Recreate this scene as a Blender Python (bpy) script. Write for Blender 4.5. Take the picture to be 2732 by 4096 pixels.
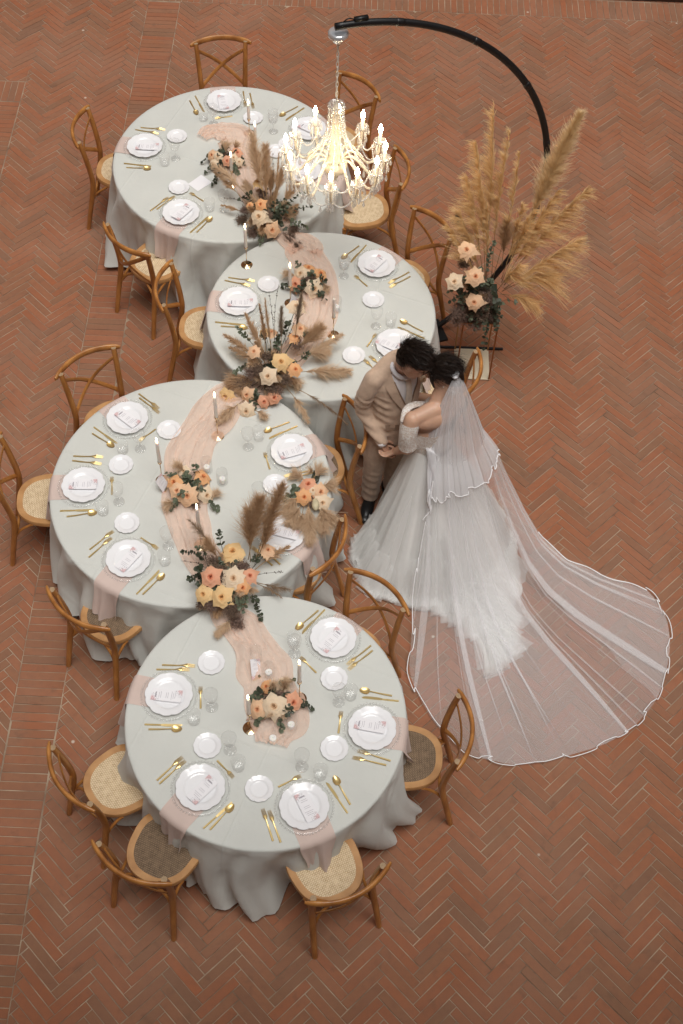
import bpy, math, random
import numpy as np
from mathutils import Vector, Matrix, noise as mnoise
from mathutils.bvhtree import BVHTree

scene = bpy.context.scene
for o in list(bpy.data.objects):
    bpy.data.objects.remove(o)
COL = scene.collection
PI = math.pi
rad = math.radians

# ------------------------------------------------------------------ camera
cam_data = bpy.data.cameras.new('camera')
cam = bpy.data.objects.new('camera', cam_data)
COL.objects.link(cam)
PITCH, ROLL = 0.962094, 0.0408327
fw = Vector((0, math.cos(PITCH), -math.sin(PITCH)))
rt = Vector((1, 0, 0))
up = rt.cross(fw)
r2 = rt * math.cos(ROLL) + up * math.sin(ROLL)
u2 = up * math.cos(ROLL) - rt * math.sin(ROLL)
mw = Matrix((r2, u2, -fw)).transposed().to_4x4()
mw.translation = Vector((0, 0, 7.749))
cam.matrix_world = mw
cam_data.sensor_fit = 'VERTICAL'
cam_data.sensor_height = 24
cam_data.lens = 24 * 5378.2 / 4096
cam_data.clip_start = 0.05
cam_data.clip_end = 400
scene.camera = cam

# ------------------------------------------------------------------ light: soft daylight falling into a courtyard
SUN_EL, SUN_AZ = rad(75), rad(-62)          # azimuth counted from +X towards +Y
world = bpy.data.worlds.new('World')
scene.world = world
world.use_nodes = True
wn, wl = world.node_tree.nodes, world.node_tree.links
bg = wn['Background']
sky = wn.new('ShaderNodeTexSky')
sky.sky_type = 'NISHITA'
sky.sun_disc = False
sky.sun_elevation = SUN_EL
sky.sun_rotation = PI / 2 - SUN_AZ
sky.air_density = 1.0
sky.dust_density = 4.0
sky.ozone_density = 1.0
hs = wn.new('ShaderNodeHueSaturation')       # thin cloud: the blue is washed out evenly over the whole sky
hs.inputs['Saturation'].default_value = 0.12
wl.new(sky.outputs[0], hs.inputs['Color'])
wl.new(hs.outputs[0], bg.inputs['Color'])
bg.inputs['Strength'].default_value = 0.064
sun_data = bpy.data.lights.new('sun', 'SUN')
sun_data.energy = 2.9
sun_data.angle = rad(36)
sun_data.color = (1.0, 0.98, 0.94)
sun = bpy.data.objects.new('sun', sun_data)
COL.objects.link(sun)
sd = Vector((math.cos(SUN_AZ) * math.cos(SUN_EL), math.sin(SUN_AZ) * math.cos(SUN_EL), math.sin(SUN_EL)))
sun.rotation_euler = sd.to_track_quat('Z', 'Y').to_euler()
sun.location = (0, 5, 12)

scene.view_settings.view_transform = 'Standard'
scene.view_settings.look = 'None'
scene.view_settings.exposure = -0.26
scene.view_settings.gamma = 1.0
scene.view_settings.use_curve_mapping = False
scene.cycles.transparent_max_bounces = 28
scene.cycles.max_bounces = 6
scene.cycles.diffuse_bounces = 4
scene.cycles.use_adaptive_sampling = True
scene.cycles.adaptive_threshold = 0.018
scene.cycles.use_denoising = True

# ------------------------------------------------------------------ helpers
def lerp(a, b, t): return a + (b - a) * t
def V(*a): return Vector(a)
def smooth01(t):
    t = max(0.0, min(1.0, t)); return t * t * (3 - 2 * t)
def interp(x, xs, ys): return float(np.interp(x, xs, ys))

class M:
    """collects faces of one mesh"""
    def __init__(s): s.v, s.f, s.m, s.uv = [], [], [], None
    def add(s, vs, fs, mi=0):
        n = len(s.v); s.v.extend([tuple(a) for a in vs]); s.f.extend([tuple(i + n for i in q) for q in fs]); s.m.extend([mi] * len(fs)); return s
    def grid(s, fn, nu, nv, cu=False, cv=False, mi=0):
        vs = [fn(i / (nu if cu else nu - 1), j / (nv if cv else nv - 1)) for i in range(nu) for j in range(nv)]
        fs = []
        for i in range(nu if cu else nu - 1):
            for j in range(nv if cv else nv - 1):
                a, b = i % nu, (i + 1) % nu; c, d = j % nv, (j + 1) % nv
                fs.append((a * nv + c, b * nv + c, b * nv + d, a * nv + d))
        return s.add(vs, fs, mi)
    def lathe(s, prof, n=24, c=(0, 0, 0), mi=0, rf=None, cap0=False, cap1=False):
        vs, fs = [], []
        for i in range(n):
            a = 2 * PI * i / n
            for r, z in prof:
                k = rf(a) if rf else 1
                vs.append((c[0] + r * k * math.cos(a), c[1] + r * k * math.sin(a), c[2] + z))
        m = len(prof)
        for i in range(n):
            j = (i + 1) % n
            for k in range(m - 1): fs.append((i * m + k, j * m + k, j * m + k + 1, i * m + k + 1))
        if cap0: fs.append(tuple(i * m for i in reversed(range(n))))
        if cap1: fs.append(tuple(i * m + m - 1 for i in range(n)))
        return s.add(vs, fs, mi)
    def tube(s, path, rads, n=8, mi=0, flat=None, cap=True, up=None):
        """path of points, radius per point (or one); flat=(a,b) scales the section"""
        P = [Vector(p) for p in path]
        if not hasattr(rads, '__len__'): rads = [rads] * len(P)
        fa, fb = flat or (1, 1)
        T = []
        for i in range(len(P)):
            t = P[min(i + 1, len(P) - 1)] - P[max(i - 1, 0)]
            T.append(t.normalized() if t.length > 1e-9 else Vector((0, 0, 1)))
        ref = Vector(up) if up else (Vector((0, 0, 1)) if abs(T[0].z) < .9 else Vector((1, 0, 0)))
        N = (ref - T[0] * ref.dot(T[0])).normalized()
        vs, fs = [], []
        for i, p in enumerate(P):
            if up: N = (ref - T[i] * ref.dot(T[i])).normalized()
            else:
                N = N - T[i] * N.dot(T[i]); N.normalize()
            B = T[i].cross(N)
            for k in range(n):
                a = 2 * PI * k / n
                vs.append(p + N * (math.cos(a) * rads[i] * fa) + B * (math.sin(a) * rads[i] * fb))
        for i in range(len(P) - 1):
            for k in range(n):
                l = (k + 1) % n
                fs.append((i * n + k, i * n + l, (i + 1) * n + l, (i + 1) * n + k))
        if cap:
            fs.append(tuple(reversed(range(n)))); fs.append(tuple((len(P) - 1) * n + k for k in range(n)))
        return s.add(vs, fs, mi)
    def box(s, c, d, rz=0, mi=0):
        vs = []
        for x in (-1, 1):
            for y in (-1, 1):
                for z in (-1, 1):
                    a, b = x * d[0] / 2, y * d[1] / 2
                    vs.append((c[0] + a * math.cos(rz) - b * math.sin(rz), c[1] + a * math.sin(rz) + b * math.cos(rz), c[2] + z * d[2] / 2))
        return s.add(vs, [(0, 1, 3, 2), (4, 6, 7, 5), (0, 4, 5, 1), (2, 3, 7, 6), (0, 2, 6, 4), (1, 5, 7, 3)], mi)
    def ell(s, c, r, nu=14, nv=9, rot=None, mi=0):
        vs, fs = [], []
        for j in range(nv):
            ph = -PI / 2 + PI * (j + .5) / nv
            for i in range(nu):
                a = 2 * PI * i / nu
                p = Vector((r[0] * math.cos(ph) * math.cos(a), r[1] * math.cos(ph) * math.sin(a), r[2] * math.sin(ph)))
                if rot: p = rot @ p
                vs.append(Vector(c) + p)
        for j in range(nv - 1):
            for i in range(nu):
                k = (i + 1) % nu
                fs.append((j * nu + i, j * nu + k, (j + 1) * nu + k, (j + 1) * nu + i))
        fs.append(tuple(reversed(range(nu)))); fs.append(tuple((nv - 1) * nu + i for i in range(nu)))
        return s.add(vs, fs, mi)
    def mesh(s, name, mats, smooth=True):
        me = bpy.data.meshes.new(name)
        me.from_pydata(s.v, [], s.f)
        for m in (mats if isinstance(mats, (list, tuple)) else [mats]): me.materials.append(m)
        if any(s.m): me.polygons.foreach_set('material_index', s.m)
        if s.uv is not None:
            l = me.uv_layers.new(name='UVMap')
            idx = np.empty(len(me.loops), dtype=np.int32); me.loops.foreach_get('vertex_index', idx)
            l.data.foreach_set('uv', np.asarray(s.uv, dtype=np.float32)[idx].ravel())
        if smooth: me.polygons.foreach_set('use_smooth', [True] * len(me.polygons))
        me.update()
        return me
    def obj(s, name, mats, parent=None, smooth=True, **k):
        return link(name, s.mesh(name, mats, smooth), parent, **k)

def link(name, me, parent=None, loc=(0, 0, 0), rot=(0, 0, 0), scale=(1, 1, 1)):
    o = bpy.data.objects.new(name, me); COL.objects.link(o)
    o.location = loc; o.rotation_euler = rot; o.scale = scale
    if parent: o.parent = parent
    return o
def tag(o, label, cat=None, group=None, kind=None):
    o['label'] = label
    if cat: o['category'] = cat
    if group: o['group'] = group
    if kind: o['kind'] = kind
    return o
def thing(name, label, cat, loc=(0, 0, 0), rz=0, group=None):
    return tag(link(name, None, None, loc, (0, 0, rz)), label, cat, group)
def weld_angle(me, ang=40):
    try: me.set_sharp_from_angle(angle=rad(ang))
    except Exception: pass
    return me
def curve(pts, n):
    """smooth curve through points (Catmull-Rom)"""
    P = [Vector(p) for p in pts]; out = []
    Q = [P[0] * 2 - P[1]] + P + [P[-1] * 2 - P[-2]]
    for k in range(n):
        t = k / (n - 1) * (len(P) - 1); i = min(int(t), len(P) - 2); t -= i
        a, b, c, d = Q[i:i + 4]
        out.append(0.5 * ((2 * b) + (c - a) * t + (2 * a - 5 * b + 4 * c - d) * t * t + (3 * b - 3 * c + d - a) * t ** 3))
    return out

# ------------------------------------------------------------------ materials
def nmat(name):
    m = bpy.data.materials.new(name); m.use_nodes = True
    return m, m.node_tree.nodes, m.node_tree.links, m.node_tree.nodes['Principled BSDF']
def mat(name, col, rough=.6, metal=0, var=0.0, vscale=6, col2=None, bump=0, bscale=60, spec=.5, coords='Object', sheen=0, trans=0, alpha=1, sss=0, detail=4, stretch=None, emis=None, bdist=.002):
    """principled surface; colour wanders between col and col2 with a noise of scale vscale"""
    m, N, L, B = nmat(name)
    B.inputs['Roughness'].default_value = rough; B.inputs['Metallic'].default_value = metal
    B.inputs['Specular IOR Level'].default_value = spec
    B.inputs['Base Color'].default_value = (*col, 1)
    if sheen: B.inputs['Sheen Weight'].default_value = sheen
    if alpha < 1: B.inputs['Alpha'].default_value = alpha
    if sss:
        B.inputs['Subsurface Weight'].default_value = sss; B.inputs['Subsurface Radius'].default_value = (.01, .004, .002); B.inputs['Subsurface Scale'].default_value = .6
    if emis:
        B.inputs['Emission Color'].default_value = (*emis[0], 1); B.inputs['Emission Strength'].default_value = emis[1]
    tc = N.new('ShaderNodeTexCoord'); vec = tc.outputs[coords]
    if stretch:
        mp = N.new('ShaderNodeMapping'); mp.inputs['Scale'].default_value = stretch; L.new(vec, mp.inputs['Vector']); vec = mp.outputs[0]
    if var or col2:
        c2 = col2 or tuple(c * (1 - var) for c in col)
        nz = N.new('ShaderNodeTexNoise'); nz.inputs['Scale'].default_value = vscale; nz.inputs['Detail'].default_value = detail; L.new(vec, nz.inputs['Vector'])
        rp = N.new('ShaderNodeValToRGB'); rp.color_ramp.elements[0].position = .35; rp.color_ramp.elements[1].position = .68
        rp.color_ramp.elements[0].color = (*col, 1); rp.color_ramp.elements[1].color = (*c2, 1)
        L.new(nz.outputs['Fac'], rp.inputs[0]); L.new(rp.outputs[0], B.inputs['Base Color'])
    if bump:
        n2 = N.new('ShaderNodeTexNoise'); n2.inputs['Scale'].default_value = bscale; n2.inputs['Detail'].default_value = 3; L.new(vec, n2.inputs['Vector'])
        bp = N.new('ShaderNodeBump'); bp.inputs['Strength'].default_value = bump; bp.inputs['Distance'].default_value = bdist
        L.new(n2.outputs['Fac'], bp.inputs['Height']); L.new(bp.outputs[0], B.inputs['Normal'])
    if trans:
        out = N['Material Output']; tl = N.new('ShaderNodeBsdfTranslucent'); tl.inputs[0].default_value = (*col, 1)
        mx = N.new('ShaderNodeMixShader'); mx.inputs[0].default_value = trans
        L.new(B.outputs[0], mx.inputs[1]); L.new(tl.outputs[0], mx.inputs[2]); L.new(mx.outputs[0], out.inputs[0])
    return m
def sheer(name, col, cover, translucent=.5, edge=.0):
    """see-through cloth: a share of the rays passes between the threads"""
    m, N, L, B = nmat(name)
    N.remove(B); out = N['Material Output']
    d = N.new('ShaderNodeBsdfDiffuse'); d.inputs[0].default_value = (*col, 1)
    t = N.new('ShaderNodeBsdfTranslucent'); t.inputs[0].default_value = (*col, 1)
    a = N.new('ShaderNodeMixShader'); a.inputs[0].default_value = translucent; L.new(d.outputs[0], a.inputs[1]); L.new(t.outputs[0], a.inputs[2])
    tr = N.new('ShaderNodeBsdfTransparent')
    x = N.new('ShaderNodeMixShader'); L.new(tr.outputs[0], x.inputs[1]); L.new(a.outputs[0], x.inputs[2]); L.new(x.outputs[0], out.inputs[0])
    if edge:
        lw = N.new('ShaderNodeLayerWeight'); lw.inputs[0].default_value = .35
        mr = N.new('ShaderNodeMapRange'); mr.inputs['To Min'].default_value = cover; mr.inputs['To Max'].default_value = min(1, cover + edge)
        L.new(lw.outputs['Facing'], mr.inputs['Value']); L.new(mr.outputs[0], x.inputs[0])
    else: x.inputs[0].default_value = cover
    return m
def glassy(name, tint=(1, 1, 1), body=.05, rough=.03, bump=0, bscale=80, refl=.6):
    """thin clear glass: mostly passes light, mirrors more at the edges"""
    m, N, L, B = nmat(name)
    N.remove(B); out = N['Material Output']
    tr = N.new('ShaderNodeBsdfTransparent'); tr.inputs[0].default_value = (*tint, 1)
    gl = N.new('ShaderNodeBsdfGlossy'); gl.inputs['Roughness'].default_value = rough
    df = N.new('ShaderNodeBsdfDiffuse'); df.inputs[0].default_value = (.92, .93, .93, 1)
    lw = N.new('ShaderNodeLayerWeight'); lw.inputs[0].default_value = .28
    mr = N.new('ShaderNodeMapRange'); mr.inputs['To Min'].default_value = .05; mr.inputs['To Max'].default_value = refl
    L.new(lw.outputs['Facing'], mr.inputs['Value'])
    x = N.new('ShaderNodeMixShader'); L.new(mr.outputs[0], x.inputs[0]); L.new(tr.outputs[0], x.inputs[1]); L.new(gl.outputs[0], x.inputs[2])
    y = N.new('ShaderNodeMixShader'); y.inputs[0].default_value = body; L.new(x.outputs[0], y.inputs[1]); L.new(df.outputs[0], y.inputs[2]); L.new(y.outputs[0], out.inputs[0])
    if bump:
        tc = N.new('ShaderNodeTexCoord'); vo = N.new('ShaderNodeTexVoronoi'); vo.inputs['Scale'].default_value = bscale; L.new(tc.outputs['Object'], vo.inputs['Vector'])
        bp = N.new('ShaderNodeBump'); bp.inputs['Strength'].default_value = bump; bp.inputs['Distance'].default_value = .004; L.new(vo.outputs['Distance'], bp.inputs['Height'])
        L.new(bp.outputs[0], gl.inputs['Normal']); L.new(bp.outputs[0], lw.inputs['Normal'])
    return m
DATA = {'D': [{'n': 'left', 'plate': (-0.949, 3.528), 'menu': (-0.96, 3.519, -0.08), 'forks': [(-1.012, 3.728, 0.001, 0.196), (-1.042, 3.697, 0.027, 0.195)], 'knife': (-1.069, 3.343, 0.011, 0.214), 'spoon': (-1.044, 3.314, 0.045, 0.188), 'small': (-0.761, 3.456, 1.664, 0.147), 'tumbler': (-0.791, 3.377), 'goblet': (-0.697, 3.469), 'bread': (-0.725, 3.751)},
       {'n': 'lower left', 'plate': (-0.715, 2.966), 'menu': (-0.703, 2.951, -2.28), 'forks': [(-0.962, 3.006, 0.851, 0.206), (-0.946, 2.987, 0.833, 0.201)], 'knife': (-0.68, 2.74, 0.819, 0.22), 'spoon': (-0.643, 2.734, 0.908, 0.202), 'small': (-0.639, 3.14, -0.781, 0.133), 'tumbler': (-0.516, 3.105), 'goblet': (-0.572, 3.207), 'bread': (-0.7, 3.223)},
       {'n': 'bottom', 'plate': (-0.138, 2.883), 'menu': (-0.123, 2.878, -1.08), 'forks': [(-0.297, 2.684, 1.931, 0.207), (-0.255, 2.678, 1.967, 0.206)], 'knife': (0.101, 2.861, 2.183, 0.213), 'spoon': (0.115, 2.91, 2.106, 0.198), 'small': (-0.288, 2.997, 0.527, 0.142), 'tumbler': (-0.058, 3.073), 'goblet': (-0.163, 3.124), 'bread': (-0.392, 2.978)},
       {'n': 'right', 'plate': (0.224, 3.367), 'menu': (0.211, 3.383, -0.16), 'forks': [(0.333, 3.181, 2.87, 0.199), (0.309, 3.154, 2.948, 0.197)], 'knife': (0.375, 3.556, 3.073, 0.215), 'spoon': (0.336, 3.588, 2.991, 0.19), 'small': (0.034, 3.336, 1.486, 0.148), 'tumbler': (0.096, 3.573), 'goblet': (0.029, 3.533), 'bread': (0.014, 3.239)},
       {'n': 'upper right', 'plate': (-0.018, 3.944), 'menu': (-0.027, 3.925, -2.25), 'forks': [(0.207, 3.914, -2.356, 0.19), (0.217, 3.881, -2.369, 0.192)], 'knife': (-0.077, 4.147, -2.218, 0.212), 'spoon': (-0.115, 4.141, -2.309, 0.181), 'small': (-0.108, 3.717, 2.36, 0.141), 'tumbler': (-0.251, 3.91), 'goblet': (-0.243, 3.84), 'bread': (-0.003, 3.68)}],
 'C': [{'n': 'upper left', 'plate': (-1.439, 5.54), 'menu': (-1.436, 5.535, -0.68), 'forks': [(-1.393, 5.77, -0.696, 0.185), (-1.385, 5.735, -0.706, 0.184)], 'knife': (-1.653, 5.469, -0.648, 0.21), 'spoon': (-1.656, 5.416, -0.592, 0.179), 'small': (-1.246, 5.473, -2.303, 0.122), 'tumbler': (-1.437, 5.28), 'goblet': (-1.327, 5.305), 'bread': (-1.156, 5.465)},
       {'n': 'left', 'plate': (-1.65, 4.982), 'menu': (-1.651, 4.984, 0.04), 'forks': [(-1.753, 5.225, -0.005, 0.193), (-1.754, 5.188, -0.107, 0.196)], 'knife': (-1.772, 4.789, 0.083, 0.224), 'spoon': (-1.724, 4.748, 0.205, 0.19), 'small': (-1.463, 4.931, 1.701, 0.118), 'tumbler': (-1.499, 4.791), 'goblet': (-1.411, 4.877), 'bread': (-1.434, 5.164)},
       {'n': 'lower left', 'plate': (-1.296, 4.441), 'menu': (-1.294, 4.429, -2.16), 'forks': [(-1.547, 4.508, 0.839, 0.201), (-1.544, 4.451, 0.89, 0.213)], 'knife': (-1.219, 4.202, 0.969, 0.215), 'spoon': (-1.182, 4.202, 0.918, 0.2), 'small': (-1.242, 4.612, -0.599, 0.125), 'tumbler': (-1.072, 4.439), 'goblet': (-1.064, 4.559), 'bread': (-1.339, 4.712)},
       {'n': 'upper right', 'plate': (-0.34, 5.323), 'menu': (-0.335, 5.315, 0.39), 'forks': [(-0.196, 5.193, -2.797, 0.148), (-0.171, 5.179, -2.768, 0.169)], 'knife': (-0.316, 5.547, -2.578, 0.216), 'spoon': (-0.369, 5.58, -2.609, 0.182), 'small': (-0.474, 5.182, 1.884, 0.142), 'tumbler': (-0.563, 5.436), 'goblet': (-0.626, 5.357), 'bread': (-0.432, 5.057)},
       {'n': 'lower right', 'plate': (-0.358, 4.678), 'menu': (-0.348, 4.68, -0.26), 'forks': [(-0.41, 4.445, 2.379, 0.228), (-0.363, 4.456, 2.359, 0.241)], 'tumbler': (-0.439, 4.911), 'goblet': (-0.527, 4.921)}],
 'B': [{'n': 'left', 'plate': (-0.79, 6.632), 'menu': (-0.774, 6.617, 0.01), 'forks': [(-0.881, 6.883, -0.154, 0.19), (-0.905, 6.853, -0.252, 0.193)], 'knife': (-0.938, 6.445, -0.081, 0.222), 'spoon': (-0.896, 6.41, -0.057, 0.174), 'tumbler': (-0.657, 6.415), 'goblet': (-0.598, 6.539), 'bread': (-0.588, 6.824)},
       {'n': 'upper right', 'plate': (0.181, 7.058), 'menu': (0.173, 7.055, -2.2), 'forks': [(0.419, 7.011, -2.438, 0.183), (0.428, 6.968, -2.455, 0.189)], 'knife': (0.101, 7.267, -2.108, 0.212), 'spoon': (0.049, 7.259, -2.279, 0.153), 'small': (0.12, 6.85, 2.324, 0.155), 'tumbler': (-0.055, 7.033), 'goblet': (-0.053, 6.945), 'bread': (0.165, 6.713)},
       {'n': 'lower right', 'plate': (0.325, 6.29), 'menu': (0.278, 6.285, 2.66), 'forks': [(0.236, 6.013, 2.306, 0.166), (0.279, 6.044, 2.31, 0.149)], 'knife': (0.529, 6.371, 2.667, 0.207), 'spoon': (0.52, 6.434, 2.601, 0.196), 'small': (0.129, 6.272, 1.099, 0.141), 'tumbler': (0.29, 6.489), 'goblet': (0.188, 6.469), 'bread': (0.041, 6.182)}],
 'A': [{'n': 'left', 'plate': (-1.64, 8.236), 'menu': (-1.619, 8.224, -0.01), 'forks': [(-1.702, 8.475, -0.091, 0.187), (-1.74, 8.448, -0.224, 0.189)], 'knife': (-1.78, 8.048, -0.101, 0.214), 'spoon': (-1.756, 8.004, -0.036, 0.188), 'tumbler': (-1.465, 8.059), 'goblet': (-1.39, 8.128), 'bread': (-1.405, 8.378)},
       {'n': 'top', 'plate': (-1.073, 8.814), 'menu': (-1.077, 8.79, -1.39), 'forks': [(-0.932, 8.968, -1.402, 0.136), (-0.876, 8.948, -1.354, 0.177)], 'knife': (-1.311, 8.884, -1.141, 0.201), 'spoon': (-1.35, 8.826, -1.148, 0.178), 'small': (-0.995, 8.658, -2.822, 0.13), 'tumbler': (-1.218, 8.601), 'goblet': (-1.136, 8.557), 'bread': (-0.828, 8.634)},
       {'n': 'lower left', 'plate': (-1.285, 7.512), 'menu': (-1.274, 7.51, -2.16), 'forks': [(-1.519, 7.537, 0.9, 0.228), (-1.473, 7.557, 0.889, 0.146)], 'knife': (-1.2, 7.322, 0.987, 0.22), 'spoon': (-1.153, 7.329, 1.02, 0.213), 'small': (-1.131, 7.664, 2.497, 0.122), 'tumbler': (-1.076, 7.577), 'goblet': (-0.969, 7.583), 'bread': (-1.33, 7.797)},
       {'n': 'upper right', 'plate': (-0.38, 8.517), 'menu': (-0.377, 8.516, -0.55), 'forks': [(-0.195, 8.298, -2.599, 0.12), (-0.209, 8.335, -2.621, 0.126)], 'knife': (-0.431, 8.791, -2.284, 0.156), 'spoon': (-0.483, 8.808, -2.372, 0.172), 'tumbler': (-0.67, 8.625), 'goblet': (-0.658, 8.491), 'bread': (-0.533, 8.338)},
       {'n': 'right', 'plate': (-0.4, 8.03), 'menu': (-0.4, 8.03, 1.5), 'bread': (-0.62, 8.25), 'forks': []}],
 'candles': [(-0.469, 3.347, 'D'), (-0.198, 3.545, 'D'), (-1.157, 5.06, 'C'), (-0.833, 5.438, 'C'), (-0.864, 4.576, 'C'), (-0.759, 7.017, 'B'), (-0.423, 6.656, 'B'), (-0.108, 6.37, 'B'), (-0.845, 8.461, 'A'), (-0.776, 8.211, 'A'), (-0.931, 7.857, 'A')],
 'votives': [(-0.384, 3.685, 1), (-0.334, 3.27, 0), (-0.236, 3.358, 1), (-0.77, 5.059, 1), (-0.877, 5.146, 1), (-0.465, 3.787, 2), (-0.095, 6.598, 1)],
 'runner': [(-1.208, 8.362, 0.1), (-1.141, 8.442, 0.16), (-1.028, 8.449, 0.26), (-0.948, 8.388, 0.3), (-0.897, 8.204, 0.3), (-0.838, 7.988, 0.26), (-0.741, 7.745, 0.22), (-0.606, 7.51, 0.22), (-0.477, 7.331, 0.24), (-0.341, 7.206, 0.26), (-0.353, 7.154, 0.27), (-0.27, 6.981, 0.26), (-0.226, 6.777, 0.27), (-0.228, 6.56, 0.28), (-0.281, 6.36, 0.26), (-0.381, 6.163, 0.24), (-0.492, 5.999, 0.24),
            (-0.621, 5.822, 0.26), (-0.788, 5.758, 0.27), (-0.876, 5.589, 0.3), (-0.962, 5.423, 0.3), (-1.012, 5.232, 0.3), (-1.01, 5.032, 0.28), (-0.985, 4.839, 0.27), (-0.939, 4.68, 0.25), (-0.877, 4.526, 0.23), (-0.782, 4.39, 0.22), (-0.677, 4.258, 0.2), (-0.662, 4.101, 0.2), (-0.562, 3.994, 0.24), (-0.497, 3.886, 0.26), (-0.432, 3.761, 0.28), (-0.379, 3.638, 0.3), (-0.349, 3.516, 0.33),
            (-0.315, 3.408, 0.36), (-0.331, 3.312, 0.3), (-0.343, 3.24, 0.18)],
 'acard': [(-1.177, 7.955), (-1.087, 7.874), (-1.186, 7.771), (-1.267, 7.846)],
 'AB': {'base': (-0.63, 7.465, 0.762),
        'roses': [(-0.709, 7.597, 1.029, 0.036, 'y'), (-0.678, 7.396, 0.998, 0.038, 'o'), (-0.761, 7.431, 0.954, 0.024, 'o'), (-0.687, 7.33, 0.939, 0.055, 'c'), (-0.59, 7.283, 0.859, 0.052, 'p')],
        'plumes': [((-0.625, 7.429, 0.897), (-0.66, 7.733, 1.242), 0.058, 'b'), ((-0.637, 7.441, 0.901), (-0.756, 7.742, 1.334), 0.058, 'w'), ((-0.585, 7.441, 0.889), (-0.567, 7.759, 1.162), 0.015, 'b'), ((-0.558, 7.482, 0.868), (-0.44, 7.643, 0.991), 0.049, 'b'), ((-0.59, 7.532, 0.882), (-0.532, 7.692, 1.103), 0.036, 'b'), ((-0.772, 7.539, 0.928), (-1.062, 7.827, 0.981), 0.036, 'w'),
                   ((-0.807, 7.524, 0.909), (-1.053, 7.796, 0.932), 0.024, 'b'), ((-0.783, 7.482, 0.824), (-0.983, 7.544, 0.841), 0.015, 'b'), ((-0.571, 7.407, 0.858), (-0.424, 7.556, 0.854), 0.03, 'b'), ((-0.725, 7.522, 0.885), (-0.817, 7.674, 0.959), 0.036, 'w'), ((-0.62, 7.53, 0.882), (-0.612, 7.652, 1.08), 0.043, 'b')],
        'euc': [((-0.543, 7.431, 0.861), (-0.381, 7.586, 0.968), 7), ((-0.516, 7.46, 0.812), (-0.325, 7.536, 0.87), 7), ((-0.515, 7.441, 0.798), (-0.348, 7.398, 0.792), 6), ((-0.722, 7.461, 0.862), (-0.807, 7.535, 0.93), 5), ((-0.687, 7.363, 0.798), (-0.672, 7.221, 0.792), 6), ((-0.57, 7.376, 0.832), (-0.502, 7.324, 0.845), 5), ((-0.755, 7.546, 0.938), (-0.842, 7.529, 0.926), 4)],
        'filler': [(-0.83, 7.455, 0.792, 0.049), (-0.744, 7.325, 0.792, 0.055), (-0.466, 7.291, 0.792, 0.055), (-0.625, 7.356, 0.949, 0.036), (-0.436, 7.385, 0.792, 0.049), (-0.807, 7.497, 0.856, 0.036), (-0.398, 7.22, 0.792, 0.03), (-0.679, 7.564, 0.957, 0.036)],
        'twigs': [((-0.784, 7.516, 0.887), (-0.959, 7.546, 0.904)), ((-0.747, 7.366, 0.792), (-0.855, 7.4, 0.65)), ((-0.608, 7.531, 0.882), (-0.608, 7.718, 1.202))]},
 'BC': {'base': (-0.523, 5.945, 0.762),
        'roses': [(-0.523, 6.168, 0.982, 0.039, 'p'), (-0.568, 6.169, 0.987, 0.033, 'y'), (-0.625, 5.973, 1.001, 0.039, 'p'), (-0.361, 6.292, 1.11, 0.052, 'c'), (-0.33, 6.192, 0.999, 0.046, 'p'), (-0.364, 6.154, 0.959, 0.038, 'o'), (-0.441, 5.892, 1.004, 0.052, 'y'), (-0.521, 5.791, 0.967, 0.052, 'c'), (-0.346, 5.88, 0.947, 0.042, 'o'), (-0.805, 5.753, 0.792, 0.047, 'y'),
                  (-0.661, 5.741, 0.831, 0.042, 'p'), (-0.658, 5.633, 0.792, 0.052, 'c'), (-0.544, 5.701, 0.816, 0.038, 'r'), (-0.477, 5.713, 0.85, 0.042, 'r')],
        'plumes': [((-0.392, 5.944, 0.83), (0.014, 5.993, 0.819), 0.049, 'w'), ((-0.364, 6.028, 0.833), (-0.052, 6.239, 0.908), 0.036, 'w'), ((-0.368, 6.097, 0.901), (-0.191, 6.196, 1.023), 0.056, 'b'), ((-0.495, 5.953, 0.902), (-0.562, 6.22, 1.252), 0.014, 'b'), ((-0.551, 6.024, 0.876), (-0.601, 6.216, 1.199), 0.016, 'b'), ((-0.521, 5.958, 0.904), (-0.694, 6.221, 1.088), 0.029, 'b'),
                   ((-0.574, 5.985, 0.889), (-0.843, 6.199, 0.904), 0.029, 'b'), ((-0.572, 5.953, 0.897), (-0.8, 6.127, 0.861), 0.026, 'b'), ((-0.45, 6.066, 0.873), (-0.452, 6.18, 1.219), 0.029, 'g'), ((-0.363, 6.134, 0.938), (-0.322, 6.225, 1.297), 0.029, 'g'), ((-0.4, 5.841, 0.792), (-0.243, 5.537, 0.822), 0.026, 'w'), ((-0.388, 5.867, 0.792), (0.012, 5.538, 0.822), 0.02, 'f'),
                   ((-0.681, 5.726, 0.792), (-0.834, 5.514, 0.822), 0.039, 'w'), ((-0.567, 5.871, 0.875), (-0.779, 5.846, 0.822), 0.062, 'b'), ((-0.593, 5.867, 0.859), (-0.704, 5.792, 0.822), 0.052, 'b'), ((-0.611, 5.648, 0.792), (-0.523, 5.571, 0.822), 0.026, 'w'), ((-0.347, 6.071, 0.874), (-0.141, 6.112, 0.879), 0.046, 'w'), ((-0.416, 5.913, 0.855), (-0.323, 5.862, 0.822), 0.039, 'w'),
                   ((-0.335, 6.099, 0.902), (-0.274, 6.165, 0.966), 0.052, 'b')],
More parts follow.
